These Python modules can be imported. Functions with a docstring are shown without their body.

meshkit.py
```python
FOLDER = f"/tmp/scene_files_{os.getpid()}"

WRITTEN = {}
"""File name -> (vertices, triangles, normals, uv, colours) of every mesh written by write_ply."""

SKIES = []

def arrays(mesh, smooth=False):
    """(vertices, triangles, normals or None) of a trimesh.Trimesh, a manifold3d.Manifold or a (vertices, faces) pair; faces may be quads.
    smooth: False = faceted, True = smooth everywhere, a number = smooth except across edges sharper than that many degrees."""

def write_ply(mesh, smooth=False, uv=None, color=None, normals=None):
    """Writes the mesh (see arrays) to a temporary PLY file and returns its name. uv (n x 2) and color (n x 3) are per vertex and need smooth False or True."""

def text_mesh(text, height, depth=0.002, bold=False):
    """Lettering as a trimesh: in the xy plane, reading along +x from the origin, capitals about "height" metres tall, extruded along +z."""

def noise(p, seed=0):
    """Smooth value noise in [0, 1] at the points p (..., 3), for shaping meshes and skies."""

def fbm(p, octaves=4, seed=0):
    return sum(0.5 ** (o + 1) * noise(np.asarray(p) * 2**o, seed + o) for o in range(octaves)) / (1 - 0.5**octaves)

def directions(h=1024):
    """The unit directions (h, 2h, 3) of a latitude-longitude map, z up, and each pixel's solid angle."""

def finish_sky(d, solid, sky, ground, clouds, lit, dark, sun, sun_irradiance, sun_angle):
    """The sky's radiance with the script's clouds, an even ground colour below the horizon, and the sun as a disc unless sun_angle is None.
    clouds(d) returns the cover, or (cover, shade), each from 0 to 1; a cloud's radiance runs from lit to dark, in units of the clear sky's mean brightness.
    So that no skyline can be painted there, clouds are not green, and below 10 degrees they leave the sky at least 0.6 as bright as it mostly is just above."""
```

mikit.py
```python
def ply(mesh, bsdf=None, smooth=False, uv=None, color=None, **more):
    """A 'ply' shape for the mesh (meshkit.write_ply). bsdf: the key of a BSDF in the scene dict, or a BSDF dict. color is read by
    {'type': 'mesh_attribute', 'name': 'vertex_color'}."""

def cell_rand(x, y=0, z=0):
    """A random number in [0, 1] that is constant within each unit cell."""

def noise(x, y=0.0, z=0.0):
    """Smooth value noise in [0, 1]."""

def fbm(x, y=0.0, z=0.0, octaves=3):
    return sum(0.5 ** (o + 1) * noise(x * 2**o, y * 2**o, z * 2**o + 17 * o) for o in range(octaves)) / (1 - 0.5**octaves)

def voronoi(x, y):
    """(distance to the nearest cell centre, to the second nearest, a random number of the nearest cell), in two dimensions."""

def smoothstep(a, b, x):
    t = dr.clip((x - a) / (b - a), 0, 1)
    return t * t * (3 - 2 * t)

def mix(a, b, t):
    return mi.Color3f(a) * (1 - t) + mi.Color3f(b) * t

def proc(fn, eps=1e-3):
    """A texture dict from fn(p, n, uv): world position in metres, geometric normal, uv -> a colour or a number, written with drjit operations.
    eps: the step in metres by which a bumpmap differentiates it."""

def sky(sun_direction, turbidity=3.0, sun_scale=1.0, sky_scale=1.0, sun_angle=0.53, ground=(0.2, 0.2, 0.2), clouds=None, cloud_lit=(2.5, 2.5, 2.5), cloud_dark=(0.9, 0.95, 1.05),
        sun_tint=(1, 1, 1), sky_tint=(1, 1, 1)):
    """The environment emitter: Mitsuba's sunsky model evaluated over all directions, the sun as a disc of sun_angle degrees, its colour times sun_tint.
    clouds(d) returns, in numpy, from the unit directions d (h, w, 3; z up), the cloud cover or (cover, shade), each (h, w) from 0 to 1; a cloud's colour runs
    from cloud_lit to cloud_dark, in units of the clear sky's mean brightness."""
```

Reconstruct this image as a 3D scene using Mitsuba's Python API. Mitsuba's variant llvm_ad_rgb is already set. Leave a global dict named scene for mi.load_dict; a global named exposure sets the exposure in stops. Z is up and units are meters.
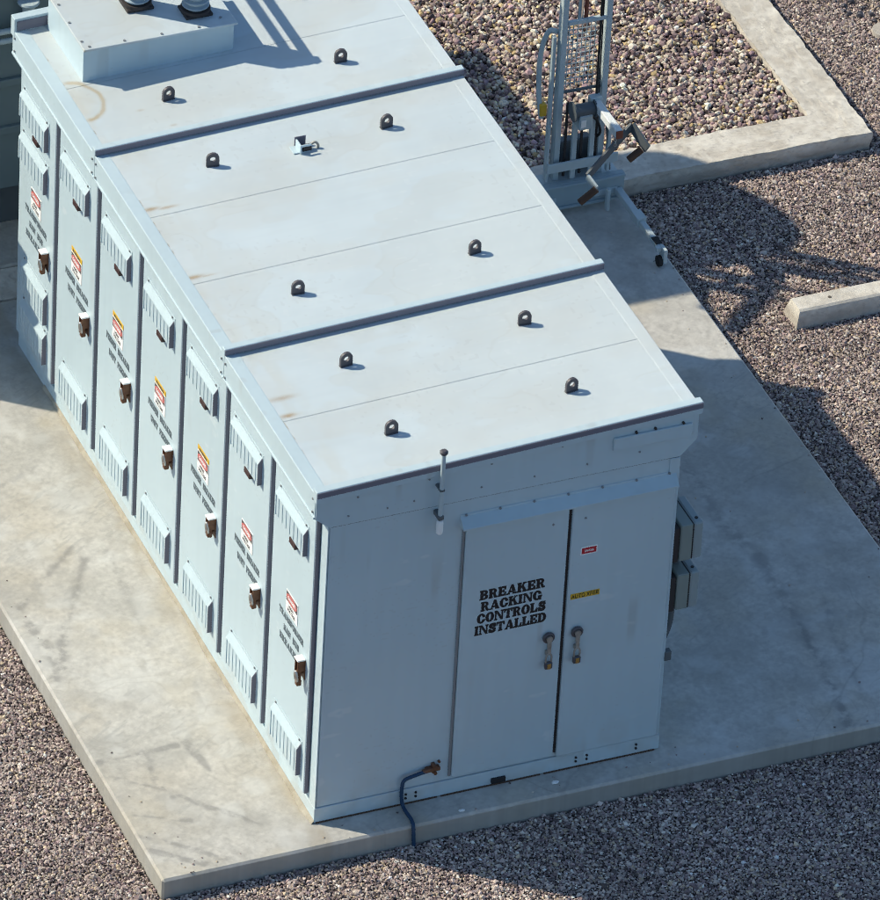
import math
import numpy as np
import trimesh
import mitsuba as mi
import drjit as dr
import mikit
import meshkit
from shapely.geometry import Polygon, Point, LineString, box as sbox
from shapely.ops import unary_union
from shapely import affinity
from mikit import fbm, noise, smoothstep, mix, proc, cell_rand, voronoi

T = mi.ScalarTransform4f
rng = np.random.default_rng(7)
scene, labels = {}, {}

# ------------------------------------------------------------------ camera, sky, exposure
CAM = np.array([-13.65093207, -31.77222485, 27.68649273])
RIGHT = np.array([0.92489731, -0.37728175, 0.04715341])
UP = np.array([0.18733949, 0.56011321, 0.80695545])
FWD = np.array([0.33086082, 0.73751723, -0.58872697])
FPX = 8293.0495
scene['camera'] = {
    'type': 'perspective', 'fov': math.degrees(2 * math.atan(440 / FPX)), 'fov_axis': 'x',
    'near_clip': 1.0, 'far_clip': 3000.0,
    'to_world': T().look_at(origin=CAM.tolist(), target=(CAM + FWD * 40).tolist(), up=UP.tolist())}
SUN = (-0.90, 0.71, 1.0)
scene['sky'] = mikit.sky(SUN, turbidity=3.0, sun_tint=(0.89, 1.0, 1.11), sky_tint=(1.12, 1.13, 1.09))
exposure = 2.0


def project(P):
    q = np.asarray(P, float) - CAM
    z = q @ FWD
    return np.stack([440 + FPX * (q @ RIGHT) / z, 450 - FPX * (q @ UP) / z], -1)


# ------------------------------------------------------------------ helpers
def numbered(key):
    if key not in scene and not any(k.startswith(key + '__') for k in scene) and key not in labels:
        return key
    i = 1
    while True:
        k = f'{key}_{i:03d}'
        if k not in scene and k not in labels and not any(s.startswith(k + '__') for s in scene):
            return k
        i += 1


def thing(name, label, cat, group=None):
    key = numbered(name)
    labels[key] = {'label': label, 'category': cat}
    if group:
        labels[key]['group'] = group
    return key


def part(parent, name, mesh, mat, smooth=False, label=None, **kw):
    key = numbered(parent + '__' + name)
    if isinstance(mesh, dict):
        d = dict(mesh)
        d.update(kw)
        scene[key] = d
    else:
        scene[key] = mikit.ply(mesh, mat, smooth=smooth, **kw)
    if label:
        labels[key] = {'label': label}
    return key


def structure(name, mesh, mat, label=None, smooth=False, kind='structure', **kw):
    key = numbered(name)
    scene[key] = mikit.ply(mesh, mat, smooth=smooth, **kw)
    labels[key] = {'kind': kind}
    if label:
        labels[key]['label'] = label
    return key


def cat_(ms):
    return trimesh.util.concatenate([m for m in ms if m is not None])


def hull(pts):
    return trimesh.convex.convex_hull(np.asarray(pts, float))


def bar3(p, q, r):
    return cyl(p, q, r, 12)


def bx(x0, x1, y0, y1, z0, z1, b=0.003):
    """Box with chamfered edges."""
    b = min(b, 0.3 * (x1 - x0), 0.3 * (y1 - y0), 0.3 * (z1 - z0))
    if b <= 0:
        m = trimesh.creation.box((x1 - x0, y1 - y0, z1 - z0))
        m.apply_translation(((x0 + x1) / 2, (y0 + y1) / 2, (z0 + z1) / 2))
        return m
    pts = []
    for X, sx in ((x0, 1), (x1, -1)):
        for Y, sy in ((y0, 1), (y1, -1)):
            for Z, sz in ((z0, 1), (z1, -1)):
                pts += [(X + sx * b, Y + sy * b, Z), (X + sx * b, Y, Z + sz * b), (X, Y + sy * b, Z + sz * b)]
    return hull(pts)


def cyl(p0, p1, r, n=20, r1=None):
    p0, p1 = np.array(p0, float), np.array(p1, float)
    r1 = r if r1 is None else r1
    d = p1 - p0
    L = np.linalg.norm(d)
    d /= L
    a = np.cross(d, [0, 0, 1.0] if abs(d[2]) < 0.9 else [1.0, 0, 0])
    a /= np.linalg.norm(a)
    c = np.cross(d, a)
    t = np.arange(n) * 2 * np.pi / n
    ring = np.cos(t)[:, None] * a + np.sin(t)[:, None] * c
    v = np.vstack([p0 + ring * r, p1 + ring * r1, [p0], [p1]])
    i = np.arange(n)
    j = (i + 1) % n
    f = np.vstack([np.stack([i, j, j + n], 1), np.stack([i, j + n, i + n], 1), np.stack([j, i, i * 0 + 2 * n], 1), np.stack([i + n, j + n, i * 0 + 2 * n + 1], 1)])
    m = trimesh.Trimesh(v, f, process=False)
    m.fix_normals()
    return m


def tube(pts, r, n=10):
    pts = np.asarray(pts, float)
    tg = np.gradient(pts, axis=0)
    tg /= np.linalg.norm(tg, axis=1, keepdims=True)
    ref = np.array([0.31, 0.22, 0.93])
    a = np.cross(tg, ref)
    a /= np.linalg.norm(a, axis=1, keepdims=True)
    b = np.cross(tg, a)
    t = np.arange(n) * 2 * np.pi / n
    v = (pts[:, None] + r * (np.cos(t)[None, :, None] * a[:, None] + np.sin(t)[None, :, None] * b[:, None])).reshape(-1, 3)
    k = len(pts)
    f = []
    for i in range(k - 1):
        for j in range(n):
            q = [i * n + j, i * n + (j + 1) % n, (i + 1) * n + (j + 1) % n, (i + 1) * n + j]
            f += [[q[0], q[1], q[2]], [q[0], q[2], q[3]]]
    for j in range(1, n - 1):
        f += [[0, j + 1, j], [(k - 1) * n, (k - 1) * n + j, (k - 1) * n + j + 1]]
    m = trimesh.Trimesh(v, f, process=False)
    m.fix_normals()
    return m


def smooth_path(pts, n=8):
    pts = np.asarray(pts, float)
    P = np.vstack([2 * pts[0] - pts[1], pts, 2 * pts[-1] - pts[-2]])
    out = []
    for i in range(1, len(P) - 2):
        for t in np.linspace(0, 1, n, endpoint=False):
            p0, p1, p2, p3 = P[i - 1:i + 3]
            out.append(0.5 * ((2 * p1) + (p2 - p0) * t + (2 * p0 - 5 * p1 + 4 * p2 - p3) * t * t + (3 * p1 - p0 - 3 * p2 + p3) * t ** 3))
    out.append(P[-2])
    return np.array(out)


def lathe(prof, origin=(0, 0, 0), n=24):
    m = trimesh.creation.revolve(np.asarray(prof, float), sections=n)
    m.apply_translation(origin)
    return m


def extrude(poly, h):
    geoms = getattr(poly, 'geoms', [poly])
    return cat_([trimesh.creation.extrude_polygon(g, h, engine='earcut') for g in geoms if g.area > 1e-9])


def to_xz(m, y):
    """A mesh drawn in the xy plane and extruded along z, stood up: x -> x, y -> z, extrusion -> -y (its back at y)."""
    v = m.vertices.copy()
    m = trimesh.Trimesh(np.stack([v[:, 0], y - v[:, 2], v[:, 1]], 1), m.faces, process=False)
    return m


def to_left_wall(m, x):
    """The same for a wall facing -x: reading direction runs along -y; extrusion -> -x."""
    v = m.vertices.copy()
    return trimesh.Trimesh(np.stack([x - v[:, 2], -v[:, 0], v[:, 1]], 1), m.faces, process=False)


def prism_y(profile, y0, y1):
    """A profile in (x, z) swept along y."""
    m = extrude(Polygon(profile), y1 - y0)
    v = m.vertices.copy()
    m = trimesh.Trimesh(np.stack([v[:, 0], y1 - v[:, 2], v[:, 1]], 1), m.faces, process=False)
    m.fix_normals()
    return m


def prism_x(profile, x0, x1):
    """A profile in (y, z) swept along x."""
    m = extrude(Polygon(profile), x1 - x0)
    v = m.vertices.copy()
    m = trimesh.Trimesh(np.stack([x0 + v[:, 2], v[:, 0], v[:, 1]], 1), m.faces, process=False)
    m.fix_normals()
    return m


def bolt(p, axis, r=0.008, h=0.007):
    return cyl(p, np.array(p) + np.array(axis, float) * h, r, 6)


# ------------------------------------------------------------------ materials
def rgb(*c):
    return {'type': 'rgb', 'value': list(c)}


def simple(name, color, rough=0.5, metallic=0.0, spec=0.4):
    scene[name] = {'type': 'twosided', 'bsdf': {'type': 'principled', 'base_color': color if isinstance(color, dict) else rgb(*color), 'roughness': rough, 'metallic': metallic, 'specular': spec}}
    return name


def blob(x, y, cx, cy, rx, ry):
    d = dr.square((x - cx) / rx) + dr.square((y - cy) / ry)
    return dr.exp(-d)


PAINT = (0.435, 0.535, 0.58)


def wall_paint(p, n, uv):
    big = fbm(p.x * 1.3 + 4, p.y * 1.3, p.z * 1.3, 3)
    streak = fbm(p.x * 22, p.y * 22, p.z * 1.6, 2)
    tone = cell_rand(dr.floor((p.y - 0.08) / 0.66), 3, 5)
    c = mi.Color3f(*PAINT) * (0.94 + 0.09 * big + 0.05 * (streak - 0.5) + 0.035 * (tone - 0.5))
    drip = smoothstep(0.62, 0.80, fbm(p.x * 13, p.y * 13, p.z * 0.9 + 3, 2)) * smoothstep(0.45, 0.7, fbm(p.x * 2.1, p.y * 2.1, p.z * 2.1, 3))
    c = mix(c, mi.Color3f(0.34, 0.37, 0.37), 0.42 * drip)
    scuff = smoothstep(0.66, 0.80, fbm(p.x * 9 + 11, p.y * 9, p.z * 14, 3)) * smoothstep(0.5, 0.7, noise(p.x * 1.9, p.y * 1.9, p.z * 1.9))
    c = mix(c, mi.Color3f(0.60, 0.64, 0.65), 0.35 * scuff)
    low = smoothstep(0.45, 0.0, p.z) * smoothstep(0.42, 0.75, fbm(p.x * 7, p.y * 7, p.z * 5, 3))
    c = mix(c, mi.Color3f(0.40, 0.38, 0.33), 0.35 * low)
    spk = smoothstep(0.80, 0.86, noise(p.x * 60, p.y * 60, p.z * 60)) * smoothstep(0.55, 0.7, noise(p.x * 3 + 9, p.y * 3, p.z * 3))
    return mix(c, mi.Color3f(0.32, 0.34, 0.34), 0.15 * spk)


def roof_paint(p, n, uv):
    x, y = p.x, p.y
    big = fbm(x * 1.1 + 2, y * 1.1, 0.0, 4)
    mid = fbm(x * 5, y * 5 + 3, 1.0, 3)
    flow = fbm(x * 1.7, y * 26, 5.0, 3)
    c = mi.Color3f(0.485, 0.552, 0.582) * (0.925 + 0.12 * big + 0.07 * (mid - 0.5) + 0.035 * (flow - 0.5))
    haze = smoothstep(0.45, 0.75, fbm(x * 2.3 + 7, y * 3.1, 2.0, 3))
    c = mix(c, mi.Color3f(0.47, 0.485, 0.465), 0.32 * haze)
    edge = smoothstep(0.30, 0.02, x) * smoothstep(0.35, 0.7, fbm(x * 9, y * 4, 4.0, 3))
    c = mix(c, mi.Color3f(0.45, 0.44, 0.38), 0.35 * edge)
    jag = 0.6 + 0.9 * fbm(x * 26, y * 26, 0.0, 3)
    rust = mi.Float(0)
    for cx, cy, rx, ry, a in ((0.02, 2.715, 0.045, 0.016, 1.0), (0.11, 2.70, 0.05, 0.012, 0.8), (0.02, 2.04, 0.05, 0.016, 1.0), (0.08, 2.03, 0.05, 0.008, 0.6), (0.055, 0.855, 0.07, 0.02, 0.55),
                              (0.03, 0.70, 0.045, 0.018, 1.0), (0.02, 1.36, 0.05, 0.02, 0.3), (0.3, 3.62, 0.02, 0.01, 0.4), (0.55, 3.36, 0.03, 0.01, 0.35), (0.42, 3.42, 0.02, 0.01, 0.4)):
        rust = dr.maximum(rust, a * blob(x, y, cx, cy, rx, ry))
    c = mix(c, mi.Color3f(0.30, 0.20, 0.09), dr.clip(0.85 * rust * jag, 0, 0.85))
    # dried puddle ring by the bushing box
    r = dr.sqrt(dr.square((x - 0.0) / 0.14) + dr.square((y - 3.82) / 0.19)) + 0.10 * (fbm(x * 14, y * 14, 0.0, 2) - 0.5)
    ring = dr.exp(-dr.square((r - 1.0) / 0.09)) * smoothstep(-0.03, 0.03, x)
    c = mix(c, mi.Color3f(0.36, 0.27, 0.13), dr.clip(0.75 * ring * jag, 0, 0.7))
    inner = smoothstep(1.0, 0.5, r) * smoothstep(-0.05, 0.0, x)
    c = mix(c, mi.Color3f(0.50, 0.47, 0.38), 0.30 * inner)
    h = fbm(x * 1.3 + 3, y * 1.9, 6.0, 4)
    tide = dr.exp(-dr.square((h - 0.50) / 0.012)) + dr.exp(-dr.square((h - 0.60) / 0.010))
    c = mix(c, mi.Color3f(0.37, 0.365, 0.32), 0.11 * dr.clip(tide, 0, 1) * smoothstep(0.38, 0.62, fbm(x * 2.4, y * 2.4 + 4, 1.0, 2)))
    c = mix(c, mi.Color3f(0.44, 0.45, 0.42), 0.22 * smoothstep(0.47, 0.53, h))
    tick = smoothstep(0.66, 0.74, fbm(y * 9, 3.0, 1.0, 2)) * dr.exp(-dr.square((x + 0.018 - 0.01 * noise(y * 30, 1.0, 1.0)) / 0.005))
    c = mix(c, mi.Color3f(0.27, 0.24, 0.19), 0.7 * tick)
    # scattered scrapes and bird-dropping-like pale marks
    spk = smoothstep(0.82, 0.87, noise(x * 38, y * 38, 3.0)) * smoothstep(0.52, 0.66, noise(x * 2 + 5, y * 2, 1.0))
    c = mix(c, mi.Color3f(0.30, 0.31, 0.31), 0.10 * spk)
    pale = smoothstep(0.86, 0.9, noise(x * 22 + 8, y * 40, 7.0)) * smoothstep(0.5, 0.7, noise(x * 3, y * 3 + 11, 2.0))
    return mix(c, mi.Color3f(0.60, 0.63, 0.63), 0.10 * pale)


SCUFFS = ((-0.39, 2.71, -0.85, 2.28, 0.022, 0.6), (-0.36, 2.58, -0.63, 2.09, 0.03, 0.6), (-0.63, 2.09, -0.89, 1.61, 0.03, 0.55), (-0.21, 2.6, -0.3, 1.7, 0.025, 0.3),
          (-0.89, 0.71, -0.66, 0.52, 0.018, 0.6), (-0.66, 0.52, -0.48, 0.3, 0.016, 0.6), (-0.48, 0.3, -0.28, 0.08, 0.014, 0.6), (-0.89, 0.37, -0.63, 0.23, 0.014, 0.6), (-0.98, 0.23, -0.79, 0.09, 0.016, 0.6), (-0.79, 0.09, -0.54, -0.15, 0.014, 0.6), (-0.91, 0.85, -0.47, 0.86, 0.014, 0.6), (-0.65, 0.86, -0.68, 0.62, 0.02, 0.6), (-0.68, 0.62, -0.64, 0.45, 0.018, 0.6), (-0.41, 0.87, -0.37, 0.6, 0.016, 0.6), (-0.92, 0.07, -0.68, -0.14, 0.014, 0.6), (-0.85, 2.12, -0.81, 1.68, 0.035, 0.6), (-0.67, 2.06, -0.83, 1.69, 0.03, 0.6),
          (-0.3, 3.5, -0.7, 3.3, 0.02, 0.3), (3.19, 2.28, 3.15, 1.79, 0.045, 0.45), (3.15, 1.79, 3.22, 1.38, 0.05, 0.5), (3.22, 1.38, 3.18, 0.76, 0.05, 0.55), (3.18, 0.76, 3.13, 0.25, 0.04, 0.7),
          (3.13, 0.25, 3.07, -0.15, 0.035, 0.7), (3.4, 0.9, 3.25, 0.1, 0.025, 0.45), (2.5, 1.9, 2.75, 1.2, 0.03, 0.3), (3.25, 4.5, 3.5, 3.6, 0.04, 0.35))


def concrete_fn(p, n, uv):
    x, y = p.x, p.y
    a = fbm(x * 1.2, y * 1.2, 0.0, 4)
    b = fbm(x * 6.3 + 3, y * 6.3, 1.0, 4)
    g = noise(x * 150, y * 150, p.z * 150)
    c = mix(mi.Color3f(0.405, 0.39, 0.355), mi.Color3f(0.495, 0.48, 0.445), smoothstep(0.3, 0.7, 0.55 * a + 0.45 * b))
    # broom strokes, running across the slab
    broom = fbm(x * 3 + 0.4 * y, y * 55 - x * 12, 0.0, 2)
    c = c * (0.97 + 0.07 * (broom - 0.5)) * (0.975 + 0.05 * g)
    tan = smoothstep(0.5, 0.75, fbm(x * 2.1 + 8, y * 1.6 + 4, 3.0, 3))
    c = mix(c, mi.Color3f(0.43, 0.375, 0.29), 0.34 * tan)
    # dirt washed along the foot of the cabinets
    fleck = fbm(x * 46, y * 46, 3.0, 4)
    c = c * (1.0 + 0.34 * (fleck - 0.5))
    pale = smoothstep(0.52, 0.72, fbm(x * 5.1 + 31, y * 5.1, 7.0, 4))
    c = mix(c, mi.Color3f(0.56, 0.56, 0.54), 0.42 * pale)
    trowel = smoothstep(0.60, 0.74, fbm(x * 6 + y * 9, y * 34 - x * 22, 4.0, 3)) * smoothstep(0.45, 0.65, fbm(x * 1.7, y * 1.7, 9.0, 2))
    c = mix(c, mi.Color3f(0.30, 0.30, 0.285), 0.35 * trowel)
    foot = smoothstep(-0.22, -0.01, x) * smoothstep(0.05, 0.0, x) * smoothstep(0.25, 0.65, fbm(x * 9, y * 5, 2.0, 3))
    c = mix(c, mi.Color3f(0.33, 0.275, 0.195), 0.5 * foot)
    dark = smoothstep(0.60, 0.78, fbm(x * 4 + 2, y * 3 + 7, 5.0, 4))
    c = mix(c, mi.Color3f(0.24, 0.235, 0.22), 0.20 * dark)
    grime = smoothstep(0.56, 0.80, fbm(x * 11 + 4 * a, y * 8 + 5, 2.0, 4)) * smoothstep(0.35, 0.65, b)
    c = mix(c, mi.Color3f(0.25, 0.24, 0.22), 0.30 * grime)
    wash = smoothstep(0.45, 0.8, fbm(x * 2.2 - y * 1.1, y * 5.5 + x * 2.0, 6.0, 3))
    c = mix(c, mi.Color3f(0.33, 0.32, 0.295), 0.32 * wash)
    ochre = smoothstep(0.5, 0.8, fbm(x * 3.7 + 20, y * 3.1, 11.0, 4))
    c = mix(c, mi.Color3f(0.45, 0.39, 0.28), 0.30 * ochre)
    # tyre marks and scuffs
    m = mi.Float(0)
    wob = 0.055 * (fbm(x * 5, y * 5, 9.0, 3) - 0.5)
    for x0, y0, x1, y1, w, s in SCUFFS:
        ux, uy = x1 - x0, y1 - y0
        L2 = ux * ux + uy * uy
        t = dr.clip(((x - x0) * ux + (y - y0) * uy) / L2, 0, 1)
        d = dr.sqrt(dr.square(x - x0 - t * ux) + dr.square(y - y0 - t * uy)) + wob
        d = dr.maximum(d, 0)
        m = dr.maximum(m, s * dr.exp(-dr.square(d / w)))
    m = 0.95 * m * smoothstep(0.25, 0.66, fbm(x * 21, y * 21, 4.0, 4))
    c = mix(c, mi.Color3f(0.19, 0.185, 0.18), dr.clip(m, 0, 0.7))
    # tide lines left by drying puddles
    h = fbm(x * 1.6 + 13, y * 1.6, 2.0, 4)
    tide = dr.exp(-dr.square((h - 0.52) / 0.008)) + dr.exp(-dr.square((h - 0.60) / 0.006)) + dr.exp(-dr.square((h - 0.44) / 0.005))
    c = mix(c, mi.Color3f(0.30, 0.285, 0.25), 0.20 * dr.clip(tide, 0, 1) * smoothstep(0.35, 0.6, fbm(x * 3, y * 3 + 4, 1.0, 2)))
    # hairline cracks
    v1, v2, _ = voronoi(x * 0.55 + 0.25 * fbm(x * 2, y * 2, 0.0, 3), y * 0.55 + 0.25 * fbm(x * 2 + 5, y * 2, 0.0, 3))
    crack = smoothstep(0.012, 0.0, v2 - v1) * smoothstep(0.4, 0.6, noise(x * 1.3, y * 1.3, 8.0))
    c = mix(c, mi.Color3f(0.15, 0.14, 0.13), 0.18 * crack)
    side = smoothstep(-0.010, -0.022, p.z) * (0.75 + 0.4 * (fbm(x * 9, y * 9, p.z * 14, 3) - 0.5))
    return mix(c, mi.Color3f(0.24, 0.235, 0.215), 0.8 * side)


def curb_fn(p, n, uv):
    x, y, z = p.x, p.y, p.z
    a = fbm(x * 3, y * 3, z * 3, 4)
    b = fbm(x * 25, y * 25, z * 25, 3)
    c = mix(mi.Color3f(0.46, 0.425, 0.37), mi.Color3f(0.62, 0.585, 0.52), smoothstep(0.3, 0.7, 0.5 * a + 0.5 * b))
    pit = smoothstep(0.56, 0.76, fbm(x * 34 + 3 * a, y * 34 + 2 * b, z * 34, 4))
    c = mix(c, mi.Color3f(0.30, 0.27, 0.23), 0.40 * pit)
    agg = smoothstep(0.6, 0.8, noise(x * 110, y * 110, z * 110))
    c = mix(c, mi.Color3f(0.62, 0.58, 0.51), 0.22 * agg)
    soil = smoothstep(-0.03, -0.09, z) * (0.7 + 0.6 * (fbm(x * 12, y * 12, z * 12, 3) - 0.5))
    c = mix(c, mi.Color3f(0.25, 0.22, 0.19), 0.75 * soil)
    dirt = smoothstep(0.5, 0.75, fbm(x * 7 + 3, y * 7, z * 7, 3))
    return mix(c, mi.Color3f(0.36, 0.31, 0.25), 0.35 * dirt)


def gravel_fn(p, n, uv):
    x, y = p.x, p.y
    f, s, r = voronoi(x * 52, y * 52)
    c = mix(mi.Color3f(0.13, 0.115, 0.115), mi.Color3f(0.36, 0.32, 0.31), r)
    c = c * (0.55 + 0.45 * smoothstep(0.02, 0.25, s - f))
    big = fbm(x * 0.8, y * 0.8, 0.0, 3)
    return c * (0.36 + 0.18 * big)


def gravel_h(p, n, uv):
    f, s, r = voronoi(p.x * 52, p.y * 52)
    return smoothstep(0.0, 0.35, s - f) * (0.6 + 0.4 * r)


simple('paint_wall', proc(wall_paint), 0.42)
simple('paint_roof', proc(roof_paint), 0.5)


def buckle(p, n, uv):
    return 0.012 * fbm(p.x * 1.9 + 3, p.y * 1.9, p.z * 1.9, 2)


for nm in ('paint_wall', 'paint_roof'):
    scene[nm] = {'type': 'twosided', 'bsdf': {'type': 'bumpmap', 'arbitrary': proc(buckle, 0.01), 'scale': 1.0, 'bsdf': scene[nm]['bsdf']}}
simple('paint_plain', PAINT, 0.42)
simple('paint_grey', (0.20, 0.21, 0.22), 0.5)
simple('lug_metal', (0.085, 0.08, 0.09), 0.5, 0.2)
simple('shade_purple', (0.16, 0.155, 0.19), 0.6)  # purplish dark tone: shade of front-facing edges put into the colour
simple('seam_paint', (0.33, 0.35, 0.355), 0.6)
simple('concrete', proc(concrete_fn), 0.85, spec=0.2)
simple('curb_concrete', proc(curb_fn), 0.9, spec=0.2)
simple('gravel_base', proc(gravel_fn), 0.95, spec=0.1)
simple('black_ink', proc(lambda p, n, uv: mix((0.010, 0.010, 0.012), (0.08, 0.10, 0.11), smoothstep(0.60, 0.82, fbm(p.x * 55, p.y * 55, p.z * 55, 3)))), 0.6)
simple('grey_ink', (0.095, 0.125, 0.145), 0.6)
simple('white_plate', (0.78, 0.78, 0.76), 0.5)
simple('red_ink', (0.42, 0.02, 0.03), 0.5)
simple('faded_red', (0.50, 0.15, 0.14), 0.6)
simple('faded_black', (0.10, 0.095, 0.10), 0.6)
simple('yellow_ink', (0.62, 0.38, 0.03), 0.5)
simple('black_plastic', (0.015, 0.015, 0.017), 0.5)
simple('anchor_steel', (0.10, 0.085, 0.07), 0.7)
simple('rubber', (0.02, 0.02, 0.02), 0.8)
simple('bronze', proc(lambda p, n, uv: mix((0.11, 0.045, 0.028), (0.22, 0.11, 0.06), fbm(p.x * 40, p.y * 40, p.z * 40, 2))), 0.45, 0.4)
simple('brass', (0.50, 0.33, 0.11), 0.35, 0.8)
simple('steel', (0.55, 0.54, 0.52), 0.35, 0.9)
simple('dull_steel', proc(lambda p, n, uv: mix((0.20, 0.18, 0.16), (0.42, 0.40, 0.36), fbm(p.x * 50, p.y * 50, p.z * 50, 2))), 0.5, 0.5)
simple('nameplate_red', (0.05, 0.026, 0.026), 0.5)
simple('blue_jacket', (0.010, 0.042, 0.095), 0.5)
simple('sealant', proc(lambda p, n, uv: mix((0.23, 0.195, 0.14), (0.43, 0.40, 0.33), fbm(p.x * 20, p.y * 20, p.z * 20, 3))), 0.9)
simple('box_green', (0.20, 0.235, 0.22), 0.5)
simple('lift_paint', proc(lambda p, n, uv: mix((0.36, 0.44, 0.465), (0.47, 0.53, 0.54), fbm(p.x * 9, p.y * 9, p.z * 9, 3))), 0.45)
simple('lift_dark', (0.10, 0.115, 0.125), 0.5)
simple('chrome', (0.75, 0.75, 0.74), 0.2, 1.0)
simple('rust_rod', (0.20, 0.06, 0.035), 0.7)
simple('grip', (0.085, 0.045, 0.028), 0.7)
simple('box_lid', (0.25, 0.30, 0.31), 0.5)
simple('lift_mid', (0.28, 0.355, 0.385), 0.45)
simple('boom_lit_white', (0.66, 0.69, 0.69), 0.45)  # paler than the other lift paint, sunlight on the boom put into colour
simple('tank_paint', proc(lambda p, n, uv: mix((0.105, 0.15, 0.165), (0.16, 0.20, 0.21), fbm(p.x * 2, p.y * 2, p.z * 2, 3))), 0.45)
simple('porcelain_brown', (0.12, 0.045, 0.025), 0.25, spec=0.6)
simple('insulator_grey', (0.24, 0.31, 0.36), 0.3, spec=0.6)
simple('gasket', (0.035, 0.03, 0.03), 0.7)
scene['stones'] = {'type': 'twosided', 'bsdf': {'type': 'diffuse', 'reflectance': {'type': 'mesh_attribute', 'name': 'vertex_color'}}}

# ------------------------------------------------------------------ setting: ground, slab, curb
GZ = -0.135       # the gravel's bed
g = trimesh.Trimesh([(-900, -900, GZ), (900, -900, GZ), (900, 900, GZ), (-900, 900, GZ)], [(0, 1, 2), (0, 2, 3)], process=False)
structure('ground', g, 'gravel_base')

PX0, PX1, PY0, PY1 = -0.943, 3.910, -0.1965, 5.075
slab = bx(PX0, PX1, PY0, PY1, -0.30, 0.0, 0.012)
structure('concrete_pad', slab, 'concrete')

rng_c = np.random.default_rng(3)


def rough_beam(x0, x1, y0, y1, z0, z1, seed, amp=0.008, step=0.05):
    """A cast concrete bar with chipped, slightly wandering edges."""
    m = bx(x0, x1, y0, y1, z0, z1, 0.014)
    m = m.subdivide_to_size(step)
    v = m.vertices.copy()
    off = np.stack([meshkit.fbm(v * 6, 3, seed + k) - 0.5 for k in range(3)], 1)
    fine = np.stack([meshkit.fbm(v * 30, 2, seed + 5 + k) - 0.5 for k in range(3)], 1)
    m.vertices = v + off * amp * np.array([2, 2, 0.8]) + fine * amp * np.array([0.9, 0.9, 0.5])
    return m


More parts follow.
